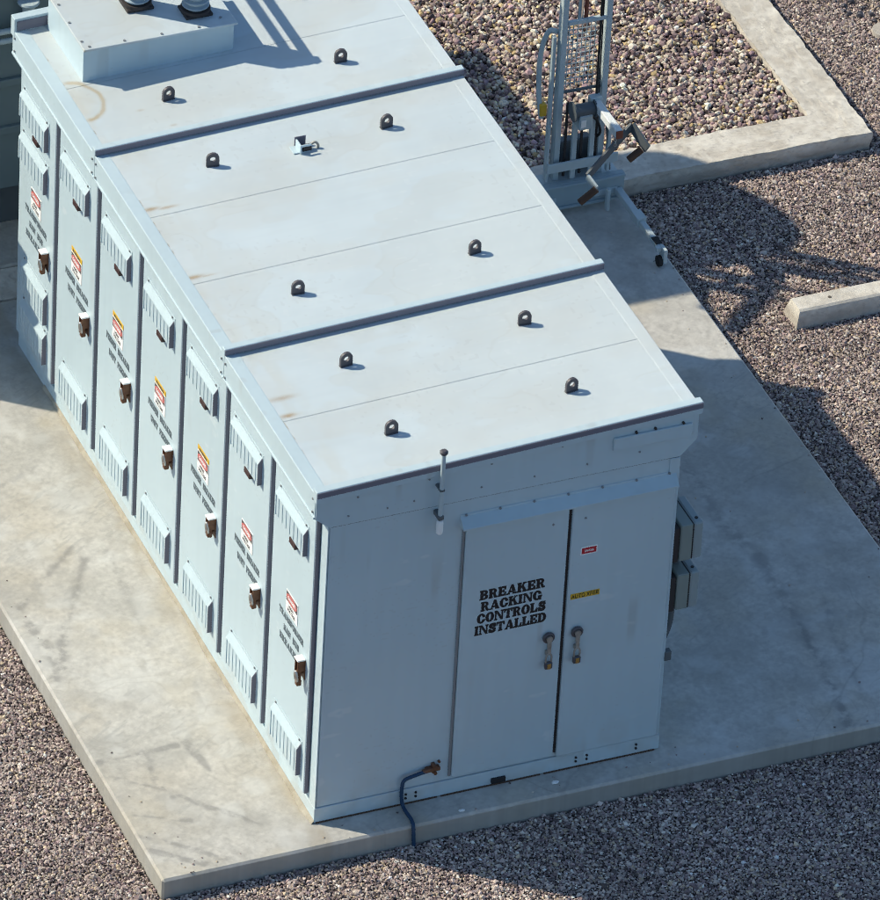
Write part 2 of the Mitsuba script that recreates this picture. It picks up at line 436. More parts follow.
structure('transformer_plinth', bx(-2.2, 2.35, 5.39, 8.3, -0.3, 0.010, 0.012), 'concrete')
kc = thing('concrete_curb', 'pale rough concrete curb framing the bed of coarse stones behind the lift', 'curb')
cp = Polygon([(-2.6, 5.095), (5.61, 5.095), (5.61, 11.0), (5.318, 11.0), (5.318, 5.385), (-2.6, 5.385)])
cm = cat_([trimesh.creation.extrude_polygon(cp, 0.28, engine='earcut'), ])
cm.apply_translation((0, 0, -0.30))
lo = trimesh.creation.extrude_polygon(cp.buffer(-0.012, join_style=2), 0.012, engine='earcut')
cm = trimesh.Trimesh(cm.vertices, cm.faces, process=True)
cm = cm.subdivide_to_size(0.045)
cv_ = cm.vertices.copy()
inb = np.clip(1 - np.array([0]) , 0, 1)
cm.vertices[:, 2] = np.where(cv_[:, 2] > -0.05, cv_[:, 2] + 0.017, cv_[:, 2])
n3 = np.stack([meshkit.fbm(cv_ * 7, 3, 60 + k) - 0.5 for k in range(3)], 1) * np.array([0.030, 0.030, 0.010])
f3 = np.stack([meshkit.fbm(cv_ * 28, 2, 70 + k) - 0.5 for k in range(3)], 1) * np.array([0.018, 0.018, 0.009])
cm.vertices = cm.vertices + n3 + f3
labels[kc] = dict(labels[kc])
scene[kc] = mikit.ply(cm, 'curb_concrete', smooth=50)

# ------------------------------------------------------------------ gravel
ICO = trimesh.creation.icosphere(subdivisions=0)
OCT = trimesh.creation.box((1, 1, 1))
OCT = trimesh.Trimesh([(1, 0, 0), (-1, 0, 0), (0, 1, 0), (0, -1, 0), (0, 0, 1), (0, 0, -1)], [(0, 2, 4), (2, 1, 4), (1, 3, 4), (3, 0, 4), (2, 0, 5), (1, 2, 5), (3, 1, 5), (0, 3, 5)], process=False)


def gravel(x0, x1, y0, y1, pitch, size, z, keep, palette, weights, seed, zj=0.009, margin=140, flat=0.75, base=ICO):
    r = np.random.default_rng(seed)
    nx, ny = int((x1 - x0) / pitch), int((y1 - y0) / pitch)
    gx, gy = np.meshgrid(np.arange(nx), np.arange(ny))
    c = np.stack([x0 + (gx.ravel() + r.uniform(-0.55, 0.55, nx * ny)) * pitch, y0 + (gy.ravel() + r.uniform(-0.55, 0.55, nx * ny)) * pitch], 1)
    q = project(np.column_stack([c, np.full(len(c), z)]))
    ok = (q[:, 0] > -margin) & (q[:, 0] < 880 + margin) & (q[:, 1] > -margin) & (q[:, 1] < 900 + margin) & keep(c[:, 0], c[:, 1])
    c = c[ok]
    n = len(c)
    V = np.asarray(base.vertices)
    s = size * np.exp(r.normal(0, 0.30, n)) * 0.5
    sc = np.stack([s * r.uniform(0.75, 1.35, n), s * r.uniform(0.75, 1.35, n), s * flat * r.uniform(0.7, 1.3, n)], 1)
    q4 = r.normal(size=(n, 4)) * np.array([1, 0.22, 0.22, 1])
    q4 /= np.linalg.norm(q4, axis=1, keepdims=True)
    w, a, b, d = q4.T
    R = np.stack([1 - 2 * (b * b + d * d), 2 * (a * b - d * w), 2 * (a * d + b * w), 2 * (a * b + d * w), 1 - 2 * (a * a + d * d), 2 * (b * d - a * w), 2 * (a * d - b * w), 2 * (b * d + a * w), 1 - 2 * (a * a + b * b)], 1).reshape(n, 3, 3)
    v = V[None] * r.uniform(0.72, 1.22, (n, len(V), 1))
    v = np.einsum('nij,nkj->nki', R, v * sc[:, None, :])
    v += np.column_stack([c, z + r.uniform(-zj, zj, n)])[:, None]
    f = base.faces[None] + (np.arange(n) * len(V))[:, None, None]
    pal = np.array(palette)[r.choice(len(palette), n, p=np.array(weights) / np.sum(weights))]
    tone = 0.85 + 0.3 * meshkit.fbm(np.column_stack([c * 1.4, np.zeros(n)]), 3, seed)
    col = pal * np.exp(r.normal(0, 0.22, n))[:, None] * tone[:, None]
    col = np.repeat(np.clip(col, 0.02, 0.8), len(V), axis=0)
    return trimesh.Trimesh(v.reshape(-1, 3), f.reshape(-1, 3), process=False), col


def off_slab(x, y):
    on_pad = (x > PX0 - 0.006) & (x < PX1 + 0.006) & (y > PY0 - 0.006) & (y < PY1 + 0.02)
    on_curb = (x < 5.625) & (y > 5.085)
    return ~(on_pad | on_curb)


fine_pal = [(0.40, 0.32, 0.29), (0.49, 0.41, 0.36), (0.29, 0.215, 0.21), (0.62, 0.55, 0.48), (0.13, 0.105, 0.10), (0.50, 0.40, 0.29)]
m, col = gravel(-3.2, 8.2, -3.2, 9.5, 0.0118, 0.0175, GZ + 0.009, off_slab, fine_pal, [5, 4, 3, 1.5, 2, 1.2], 21, 0.005, base=OCT)
structure('gravel', m, 'stones', 'fine purplish grey gravel spread around the concrete slab', kind='stuff', color=col)
r_ = np.random.default_rng(31)
sp_c, sp_col, sv, sf = [], [], [], []
for i in range(170):
    e = r_.integers(0, 4)
    d_ = abs(r_.normal(0, 0.10)) + 0.01
    if e == 0:
        x, y = PX0 + d_, r_.uniform(PY0, 4.6)
    elif e == 1:
        x, y = r_.uniform(PX0, PX1), PY0 + min(d_, 0.17)
    elif e == 2:
        x, y = PX1 - d_, r_.uniform(PY0, PY1)
    else:
        x, y = r_.uniform(2.3, 3.9), r_.uniform(-0.1, 5.0)
    q = r_.uniform(0.003, 0.0085)
    v = np.asarray(OCT.vertices) * r_.uniform(0.7, 1.2, (6, 1)) * np.array([q, q, q * 0.7]) + [x, y, q * 0.5]
    sf.append(np.asarray(OCT.faces) + 6 * i)
    sv.append(v)
    sp_col.append(np.repeat(np.array([fine_pal[r_.integers(0, 6)]]), 6, 0))
structure('loose_stones', trimesh.Trimesh(np.vstack(sv), np.vstack(sf), process=False), 'stones', 'small stones scattered on the concrete slab near its edges', kind='stuff', color=np.vstack(sp_col))
coarse_pal = [(0.42, 0.33, 0.30), (0.57, 0.49, 0.39), (0.24, 0.175, 0.18), (0.68, 0.62, 0.52), (0.10, 0.08, 0.08), (0.56, 0.43, 0.24), (0.36, 0.25, 0.265)]
bed = trimesh.Trimesh([(-2.6, 5.37, -0.055), (5.32, 5.37, -0.055), (5.32, 10.9, -0.055), (-2.6, 10.9, -0.055)], [(0, 1, 2), (0, 2, 3)], process=False)
structure('stone_bed', bed, 'gravel_base')
m, col = gravel(2.3, 5.33, 5.38, 10.5, 0.0185, 0.0255, -0.040, lambda x, y: (x < 5.325) & (y > 5.375), coarse_pal, [5, 3.5, 3, 2, 2, 1.6, 1.5], 22, 0.014, flat=0.9)
structure('coarse_stones', m, 'stones', 'coarse mixed stones filling the bed inside the concrete curb', kind='stuff', color=col)

# ------------------------------------------------------------------ the switchgear enclosure
D = 0.66
L = 7 * D
W = 1.988
XL, XR = -0.086, 2.084          # eaves


def zr(x):
    return 2.188 + 0.0396 * (np.asarray(x) - XL)


def roofed(m):
    """Leans a mesh built over z = 0 onto the roof's fall."""
    v = m.vertices.copy()
    v[:, 2] += zr(v[:, 0])
    m = trimesh.Trimesh(v, m.faces, process=False)
    return m


E = thing('switchgear_enclosure', 'long pale blue grey metal switchgear enclosure with seven louvered doors along its sunlit side', 'enclosure')
part(E, 'body', bx(0.0, W, 0.008, L, 0.1, 2.15, 0.004), 'paint_wall', label='flat painted walls behind the doors')
part(E, 'base_frame', bx(-0.010, W + 0.010, -0.006, L + 0.01, 0.003, 0.0985, 0.002), 'paint_wall')
yy = np.arange(-0.01, 4.2, 0.03)
bead = []
for y0 in yy:
    w = 0.006 + 0.024 * meshkit.fbm(np.array([[y0 * 5, 1.0, 0.0]]), 3)[0]
    bead.append((y0, w))
bv, bf = [], []
for i, (y0, w) in enumerate(bead):
    bv += [(-0.0105, y0, 0.022), (-0.0105 - w, y0, 0.0012), (-0.0105, y0, 0.0012)]
for i in range(len(bead) - 1):
    a = 3 * i
    bf += [(a, a + 1, a + 4), (a, a + 4, a + 3)]
part(E, 'sealant_bead', trimesh.Trimesh(bv, bf, process=False), 'sealant', label='yellowish sealant along the foot of the louvered doors')
shim = []
for x0, x1 in ((0.0, 0.7), (0.72, 1.3), (1.32, 1.97)):
    shim.append(bx(x0, x1, -0.014, -0.0065, 0.0012, 0.008, 0.001))
part(E, 'base_seal', cat_(shim), 'grip')

# end wall: a lower sheet and an upper sheet that runs out under the eaves
part(E, 'end_panel', bx(0.004, W, -0.0, 0.0075, 0.101, 1.962, 0.002), 'paint_wall')
prof = [(0.0, 1.966), (W, 1.966), (XR - 0.004, 2.062), (XR - 0.004, float(zr(XR)) - 0.012), (XL + 0.004, float(zr(XL)) - 0.012), (XL + 0.004, 2.035)]
part(E, 'end_gable', prism_y(prof, -0.005, 0.0075), 'paint_wall')
part(E, 'gable_shadow', bx(0.01, W - 0.002, -0.003, -0.0003, 1.9625, 1.9655, 0.0), 'lift_dark')  # thin dark strip added to paint the shadow line below the gable
part(E, 'far_gable', prism_y(prof, L + 0.001, L + 0.012), 'paint_wall')
part(E, 'end_bolts', cat_([bolt((x, -0.005, z), (0, -1, 0), 0.006, 0.004) for x, z in ((0.1, 2.02), (0.32, 2.02), (0.47, 2.03), (0.85, 2.03), (1.15, 2.03), (1.45, 2.04), (1.75, 2.05), (0.15, 2.13), (0.9, 2.17), (1.3, 2.19), (0.55, 2.15))]), 'paint_grey')
part(E, 'base_bolts', cat_([bolt((x, -0.006, z), (0, -1, 0), 0.0075, 0.006) for x in (0.516, 0.574, 1.506, 1.57, 1.86) for z in (0.040, 0.066)]), 'black_plastic')
# right flange of the end wall
part(E, 'corner_flange', bx(W - 0.055, W + 0.004, -0.006, 0.0, 0.101, 1.960, 0.002), 'paint_wall')

# corner post beside the first door, rounded at its head
post = unary_union([sbox(0.0, 0.10, 0.086, 1.94), sbox(0.03, 1.93, 0.086, 1.978), Point(0.034, 1.944).buffer(0.034, 8)])
pm = to_left_wall(extrude(affinity.scale(post, 1, 1), 0.006), 0.0)
v = pm.vertices.copy()
v[:, 1] = -v[:, 1]
pm = trimesh.Trimesh(v, pm.faces[:, ::-1], process=False)
part(E, 'corner_post', pm, 'paint_wall')

# roof: seven sheets over a deck, eaves, joint caps
deck = roofed(bx(XL + 0.01, XR - 0.01, 0.0, L, -0.05, -0.006, 0.0))
part(E, 'roof_deck', deck, 'seam_paint')
for k in range(7):
    y0, y1 = k * D + 0.0012, (k + 1) * D - 0.0012
    r = bx(XL + 0.06, XR - 0.06, y0, y1, -0.004, 0.0, 0.001).subdivide_to_size(0.3)
    part(E, 'roof_sheet', roofed(r), 'paint_roof')
for a, b_ in ((0, 2), (2, 5), (5, 7)):
    y0, y1 = a * D + 0.003, b_ * D - 0.003
    z0 = float(zr(XL))
    # left eave: turned-down edge, face and slanting soffit
    pl_ = [(XL + 0.075, float(zr(XL + 0.075)) + 0.001), (XL + 0.07, float(zr(XL + 0.07)) + 0.002), (XL + 0.003, z0 + 0.003), (XL, z0), (XL, 2.048), (XL - 0.007, 2.046), (XL - 0.007, 2.036), (XL + 0.002, 2.033), (-0.004, 1.972), (0.0, 1.975), (0.0, 2.1), (XL + 0.075, 2.14)]
    part(E, 'eave', prism_y(pl_, y0, y1), 'paint_wall')
    z1 = float(zr(XR))
    pr_ = [(XR - 0.075, float(zr(XR - 0.075)) + 0.001), (XR - 0.075, 2.2), (W, 2.1), (W, 1.966), (XR, 2.064), (XR, z1), (XR - 0.003, z1 + 0.003), (XR - 0.07, float(zr(XR - 0.07)) + 0.002)]
    part(E, 'eave', prism_y(pr_, y0, y1), 'paint_roof')


def cap(y0, y1, zlo, zhi, x0=XL - 0.004, x1=XR + 0.008):
    m = bx(x0, x1, y0, y1, zlo, zhi, 0.003)
    return roofed(m)


fl = part(E, 'front_lip', cap(-0.026, 0.024, -0.040, 0.036), 'paint_wall', label='raised lip along the front edge of the roof')
part(fl, 'shade_strip', cap(-0.031, -0.0262, -0.002, 0.032, XL - 0.002, XR + 0.006), 'shade_purple')  # dark strip painting the shade on the front of the lip
for k in (2, 5):
    jc = part(E, 'joint_cap', cap(k * D - 0.012, k * D + 0.034, 0.004, 0.044), 'paint_wall')
    part(jc, 'shade_strip', cap(k * D - 0.017, k * D - 0.0122, 0.006, 0.040, XL - 0.002, XR + 0.006), 'shade_purple')  # added strip: the shaded front of the cap, done in colour
fl = part(E, 'far_lip', cap(L - 0.03, L + 0.03, -0.04, 0.085, XL - 0.002, XR + 0.002), 'paint_wall', label='raised lip along the far edge of the roof')
part(fl, 'shade_strip', cap(L - 0.035, L - 0.0302, 0.006, 0.07, XL + 0.012, XR - 0.012), 'shade_purple')  # same painted shade on the inner face of the far lip
ms = []
for k in (2, 5):
    for z in (2.06, 2.15):
        ms += [bolt((XL, k * D - 0.025, z), (-1, 0, 0), 0.007, 0.008), bolt((XL, k * D + 0.03, z), (-1, 0, 0), 0.007, 0.008)]
for z in (2.07, 2.155):
    ms += [bolt((XL, 0.025, z), (-1, 0, 0), 0.007, 0.008), bolt((XL, L - 0.04, z), (-1, 0, 0), 0.007, 0.008)]
part(E, 'eave_bolts', cat_(ms), 'paint_grey')

# lifting eyes
out = unary_union([sbox(-0.036, 0, 0.036, 0.045), Point(0, 0.048).buffer(0.036, 10)]).difference(Point(0, 0.046).buffer(0.0165, 8))
eye = to_xz(extrude(out, 0.016), 0.008)
foot = bx(-0.036, 0.036, -0.014, 0.014, 0.0, 0.006, 0.002)
eye = cat_([eye, foot])
eye_ply = mikit.ply(eye, 'lug_metal', smooth=35)
for y in (0.36, 1.003, 1.70, 2.977, 3.662, 4.36):
    for x in (0.479, 1.501):
        part(E, 'lifting_eye', eye_ply, None, to_world=T().translate([x, y, float(zr(x))]).rotate([0, 0, 1], float(rng.uniform(-11, 11))))

# small roof fitting between the lifting eyes
rf = part(E, 'roof_fitting', bx(0.93, 1.03, 2.912, 2.985, float(zr(0.98)) + 0.001, float(zr(0.98)) + 0.006, 0.002), 'paint_plain', label='small clamp with an upright plate on the roof')
part(rf, 'upright_plate', bx(0.962, 1.028, 2.985, 2.992, float(zr(0.98)) + 0.002, float(zr(0.98)) + 0.060, 0.002), 'shade_purple')
part(rf, 'clamp', cat_([bx(0.963, 0.973, 2.90, 2.975, 2.235, 2.285, 0.002), bx(0.963, 1.03, 2.90, 2.91, 2.275, 2.287, 0.002)]), 'paint_plain')
part(rf, 'hoop', tube(smooth_path([(1.03, 2.94, 2.234), (1.045, 2.94, 2.262), (1.065, 2.935, 2.270), (1.08, 2.93, 2.252), (1.078, 2.93, 2.234)]), 0.007), 'dull_steel', smooth=True)
part(rf, 'socket', cyl((0.985, 2.93, 2.25), (1.035, 2.93, 2.25), 0.02, 16), 'gasket', smooth=35)

# ------------------------------------------------------------------ louvered side doors
DX = -0.032
door_m = bx(DX, -0.001, 0.082, D + 0.020, 0.125, 1.972, 0.006)
door_first = bx(DX, -0.001, 0.102, D + 0.020, 0.125, 1.972, 0.006)
door_last = bx(DX, -0.001, 0.082, D - 0.001, 0.125, 1.972, 0.006)
door_ply = mikit.ply(door_m, 'paint_wall')
shade_strip_ply = mikit.ply(bx(DX + 0.003, -0.001, 0.077, 0.0815, 0.13, 1.968, 0.001), 'shade_purple')  # dark strips added as painted shade on the near edge of each door
shade_strip_first = mikit.ply(bx(DX + 0.003, -0.0065, 0.097, 0.1015, 0.13, 1.968, 0.001), 'shade_purple')


def vent(y0, y1, z0, z1, ribs=7, out=0.024):
    """A louver hood: sloping head, front with upright ribs between the slots, closed ends."""
    ms = [bx(DX - 0.003, DX, y0 - 0.012, y1 + 0.012, z0 - 0.004, z1 + 0.018, 0.001)]
    v = []
    o2 = out + 0.0045
    for y in (y0, y1):
        v += [(DX - 0.002, y, z1), (DX - o2, y, z1 - 0.034), (DX - o2, y, z1 - 0.046), (DX - out, y, z1 - 0.052), (DX - out, y, z0), (DX - 0.002, y, z0)]
    prof = [(DX - 0.002, z1), (DX - o2, z1 - 0.040), (DX - o2, z1 - 0.046), (DX - out, z1 - 0.050), (DX - out, z0 + 0.012), (DX - o2 + 0.006, z0 + 0.008), (DX - o2 + 0.006, z0), (DX - 0.002, z0)]
    ms.append(prism_y(prof, y0, y1))
    p = (y1 - y0 - 0.03) / ribs
    for i in range(ribs):
        yc = y0 + 0.015 + p * (i + 0.5)
        ms.append(bx(DX - o2 + 0.001, DX - out + 0.001, yc - 0.010, yc + 0.010, z0 + 0.010, z1 - 0.048, 0.002))
    for y in (y0, y1 - 0.012):
        ms.append(bx(DX - o2, DX - out + 0.001, y + 0.0005, y + 0.0115, z0 + 0.001, z1 - 0.047, 0.0))
    return cat_(ms)


def vent_end_shade(y0, z0, z1, out=0.0285):
    """Thin added plate that paints the shade on the near end of a hood."""
    return prism_y([(DX - 0.003, z1 - 0.004), (DX - out + 0.001, z1 - 0.036), (DX - out + 0.001, z0 + 0.002), (DX - 0.003, z0 + 0.002)], y0 - 0.004, y0 - 0.0004)


def vent_bolts(y0, y1, z1):
    return cat_([bolt((DX - 0.003, y, z1 + 0.008), (-1, 0, 0), 0.0065, 0.006) for y in (y0 + 0.02, y1 - 0.02)])


VY0, VY1 = 0.20, 0.605
vents_all = {'up': mikit.ply(vent(VY0, VY1, 1.645, 1.825), 'paint_wall'), 'low': mikit.ply(vent(VY0 - 0.04, VY1 - 0.06, 0.215, 0.43), 'paint_wall')}
endsp = {'up': mikit.ply(vent_end_shade(VY0, 1.645, 1.825), 'shade_purple'), 'low': mikit.ply(vent_end_shade(VY0 - 0.04, 0.215, 0.43), 'shade_purple')}
boltsp = {'up': mikit.ply(vent_bolts(VY0, VY1, 1.825), 'paint_grey'), 'low': mikit.ply(vent_bolts(VY0 - 0.04, VY1 - 0.06, 0.43), 'paint_grey')}
plate_ply = mikit.ply(bx(DX - 0.026, DX - 0.0005, 0.315, 0.395, 1.606, 1.640, 0.001), 'nameplate_red')


def text_on_door(text, y_left, z, h, mat, width=None, x=DX, slab=None):
    m = slab if slab is not None else meshkit.text_mesh(text, h, 0.0012, bold=True)
    w = m.vertices[:, 0].max() - m.vertices[:, 0].min()
    m = m.copy()
    m.vertices[:, 0] -= m.vertices[:, 0].min()
    if width:
        m.vertices[:, 0] *= width / w
    m = to_left_wall(m, x)
    m.vertices[:, 1] += y_left
    m.vertices[:, 2] += z
    return m


# ---- stencil capitals, drawn stroke by stroke with their bridges
def _stem(x, s=0.27, ser=0.07):
    return unary_union([sbox(x, 0, x + s, 1), sbox(x - ser, 0, x + s + ser, 0.10), sbox(x - ser, 0.90, x + s + ser, 1)])


def _ring(cx, cy, rx, ry, ix, iy):
    a = affinity.scale(Point(cx, cy).buffer(1, 16), rx, ry)
    b = affinity.scale(Point(cx, cy).buffer(1, 16), ix, iy)
    return a.difference(b)


def glyph(ch):
    S = 0.27
    if ch == 'I':
        return _stem(0.07), 0.48
    if ch == 'B':
        up = _ring(0.42, 0.74, 0.36, 0.26, 0.12, 0.15)
        lo = _ring(0.44, 0.27, 0.39, 0.27, 0.13, 0.16)
        return unary_union([_stem(0.07), unary_union([up, lo]).intersection(sbox(0.41, 0, 2, 1))]), 0.90
    if ch == 'R':
        up = _ring(0.42, 0.72, 0.37, 0.28, 0.12, 0.16).intersection(sbox(0.41, 0, 2, 1))
        leg = Polygon([(0.45, 0.46), (0.66, 0.46), (0.80, 0.10), (0.90, 0.10), (0.90, 0), (0.60, 0)])
        return unary_union([_stem(0.07), up, leg]), 0.96
    if ch == 'E':
        arms = [sbox(0.41, 0.87, 0.78, 1), Polygon([(0.78, 1), (0.78, 0.66), (0.70, 0.66), (0.58, 0.88)]), sbox(0.41, 0.44, 0.60, 0.56), sbox(0.53, 0.36, 0.61, 0.64),
                sbox(0.41, 0, 0.80, 0.13), Polygon([(0.80, 0), (0.80, 0.36), (0.72, 0.36), (0.58, 0.12)])]
        return unary_union([_stem(0.07)] + arms), 0.88
    if ch == 'A':
        left = Polygon([(0.10, 0), (0.21, 0), (0.50, 0.92), (0.44, 1)])
        right = Polygon([(0.46, 1), (0.64, 1), (0.98, 0), (0.68, 0), (0.50, 0.62)])
        return unary_union([left.difference(sbox(0, 0.40, 1, 0.47)), right, sbox(0.28, 0.22, 0.62, 0.34), sbox(0.0, 0, 0.30, 0.09), sbox(0.62, 0, 1.04, 0.09)]), 1.06
    if ch == 'K':
        up = Polygon([(0.40, 0.44), (0.52, 0.56), (0.84, 1.0), (0.66, 1.0), (0.40, 0.60)])
        lo = Polygon([(0.46, 0.56), (0.62, 0.68), (0.98, 0.0), (0.66, 0.0)])
        return unary_union([_stem(0.07), up, lo, sbox(0.60, 0.91, 0.92, 1), sbox(0.58, 0, 1.02, 0.09)]), 1.04
    if ch in 'COG':
        o = _ring(0.46, 0.5, 0.46, 0.52, 0.17, 0.38).difference(sbox(0.42, -1, 0.50, 2))
        if ch == 'O':
            return o, 0.96
        o = o.difference(sbox(0.50, 0.36, 1.2, 0.64))
        if ch == 'C':
            return o, 0.94
        return unary_union([o, sbox(0.64, 0.0, 0.90, 0.42), sbox(0.56, 0.36, 0.97, 0.45)]), 1.0
    if ch == 'N':
        return unary_union([sbox(0.08, 0, 0.20, 1), sbox(0.0, 0, 0.30, 0.09), sbox(0.82, 0, 0.94, 1), sbox(0.72, 0.91, 1.02, 1), Polygon([(0.0, 1), (0.32, 1), (0.94, 0.06), (0.94, 0), (0.74, 0), (0.24, 0.80), (0.08, 0.91), (0, 0.91)]).difference(sbox(0.44, -1, 0.50, 2))]), 1.06
    if ch == 'T':
        bar = unary_union([sbox(0.0, 0.87, 0.30, 1), Polygon([(0, 1), (0, 0.64), (0.07, 0.64), (0.22, 0.88)]), sbox(0.62, 0.87, 0.92, 1), Polygon([(0.92, 1), (0.92, 0.64), (0.85, 0.64), (0.70, 0.88)])])
        return unary_union([_stem(0.325), bar]), 0.96
    if ch == 'L':
        return unary_union([_stem(0.07), sbox(0.41, 0, 0.78, 0.13), Polygon([(0.80, 0), (0.80, 0.42), (0.72, 0.42), (0.56, 0.12)])]), 0.86
    if ch == 'S':
        p = LineString(smooth_path([(0.68, 0.74, 0), (0.50, 0.90, 0), (0.22, 0.84, 0), (0.20, 0.64, 0), (0.42, 0.52, 0), (0.66, 0.38, 0), (0.64, 0.16, 0), (0.36, 0.10, 0), (0.12, 0.26, 0)])[:, :2])
        return unary_union([p.buffer(0.125), sbox(0.66, 0.64, 0.78, 0.99), sbox(0.04, 0.01, 0.15, 0.38)]).intersection(sbox(0, -0.02, 0.82, 1.02)).difference(sbox(0.38, 0.7, 0.44, 1.1)).difference(sbox(0.38, -0.1, 0.44, 0.3)), 0.86
    if ch == 'D':
        bowl = _ring(0.42, 0.5, 0.50, 0.50, 0.20, 0.37).intersection(sbox(0.41, 0, 2, 1))
        return unary_union([_stem(0.07), bowl]), 1.0
    if ch == 'F':
        return unary_union([_stem(0.07), sbox(0.41, 0.87, 0.78, 1), Polygon([(0.78, 1), (0.78, 0.66), (0.70, 0.66), (0.58, 0.88)]), sbox(0.41, 0.44, 0.60, 0.56), sbox(0.53, 0.36, 0.61, 0.64)]), 0.84
    if ch == 'U':
        u = unary_union([sbox(0.07, 0.35, 0.34, 1), sbox(0.66, 0.3, 0.78, 1), _ring(0.425, 0.34, 0.355, 0.36, 0.09, 0.24).intersection(sbox(0, -1, 1, 0.36)), sbox(0, 0.91, 0.41, 1), sbox(0.58, 0.91, 0.86, 1)])
        return u.difference(sbox(0.40, -1, 0.46, 0.5)), 0.92
    if ch == 'M':
        return unary_union([sbox(0.07, 0, 0.18, 1), sbox(0, 0, 0.28, 0.09), Polygon([(0, 1), (0.30, 1), (0.58, 0.3), (0.50, 0.0)]), Polygon([(0.56, 0.1), (0.86, 1), (0.80, 0.7)]), _stem(0.82)]), 1.24
    return None, 0.45


def stencil(text, depth=0.0012, space=0.035):
    x, gs = 0.0, []
    for ch in text:
        gl, adv = glyph(ch)
        if gl is not None:
            gs.append(affinity.translate(gl, x, 0))
        x += adv + space
    return unary_union(gs).buffer(0.032, join_style=2)


def stencil_mesh(text, width, height, depth=0.0012):
    s = stencil(text)
    a = s.bounds
    s = affinity.translate(s, -a[0], -a[1])
    s = affinity.scale(s, width / (a[2] - a[0]), height / (a[3] - a[1]), origin=(0, 0))
    return extrude(s.simplify(0.0002), depth)


def word(text, y, z, w):
    return mikit.ply(text_on_door('', y, z, 0, None, slab=stencil_mesh(text, w, 0.044)), 'grey_ink')


two_words = [word('FEEDER', 0.545, 1.043, 0.155), word('BREAKER', 0.365, 1.043, 0.185), word('UNIT', 0.50, 0.953, 0.11), word('FEEDER', 0.365, 0.953, 0.17)]
three_words = [word('TRANSFORMER', 0.545, 1.043, 0.35), word('MAIN', 0.475, 0.963, 0.10), word('BUS', 0.345, 0.963, 0.09), word('BREAKER', 0.525, 0.883, 0.26)]

sign_base = mikit.ply(bx(DX - 0.003, DX, 0.288, 0.452, 1.115, 1.252, 0.0006), 'white_plate')
oval = affinity.scale(Point(0, 0).buffer(1, 16), 0.074, 0.029)
ov = extrude(oval, 0.0008)
ov = to_left_wall(ov, DX - 0.0044)
ov.vertices += [0, 0.37, 1.217]
sign_red = mikit.ply(ov, 'faded_red')
sign_black = mikit.ply(cat_([bx(DX - 0.0044, DX - 0.003, 0.294, 0.446, 1.187, 1.247, 0.0)]), 'faded_black')
tm = text_on_door('DANGER', 0.42, 1.207, 0.02, None, width=0.10, x=DX - 0.0052)
sign_word = mikit.ply(tm, 'white_plate')
tm = cat_([text_on_door('HIGH', 0.41, 1.155, 0.018, None, width=0.06, x=DX - 0.003), text_on_door('VOLTAGE', 0.43, 1.128, 0.018, None, width=0.11, x=DX - 0.003)])
sign_text = mikit.ply(tm, 'faded_black')
sign_top = mikit.ply(bx(DX - 0.003, DX, 0.288, 0.452, 1.2535, 1.285, 0.0006), 'yellow_ink')
tmy = text_on_door('WARNING', 0.43, 1.26, 0.016, None, width=0.12, x=DX - 0.003)
sign_top_t = mikit.ply(tmy, 'faded_black')


# the door handles: a bronze hood over a folded lever, with a padlock hanging in it
def side_handle():
    x = DX
    base = bx(x - 0.005, x, 0.152, 0.204, 0.858, 0.993, 0.002)
    back = bx(x - 0.044, x - 0.005, 0.194, 0.201, 0.870, 0.985, 0.002)
    near = bx(x - 0.044, x - 0.005, 0.154, 0.159, 0.915, 0.985, 0.002)
    lever = bx(x - 0.034, x - 0.018, 0.160, 0.194, 0.86, 0.975, 0.004)
    return cat_([base, back, near, lever])


top_ply = mikit.ply(bx(DX - 0.048, DX, 0.151, 0.205, 0.9855, 0.995, 0.003), 'white_plate')
hd_ply = mikit.ply(side_handle(), 'bronze')
lock_b = cat_([bx(DX - 0.046, DX - 0.018, 0.155, 0.189, 0.822, 0.86, 0.005)])
lock_s = tube(smooth_path([(DX - 0.042, 0.160, 0.855), (DX - 0.046, 0.158, 0.885), (DX - 0.047, 0.172, 0.915), (DX - 0.046, 0.188, 0.885), (DX - 0.042, 0.186, 0.855)]), 0.0075)
lb_ply, ls_ply = mikit.ply(lock_b, 'bronze'), mikit.ply(lock_s, 'steel', smooth=True)

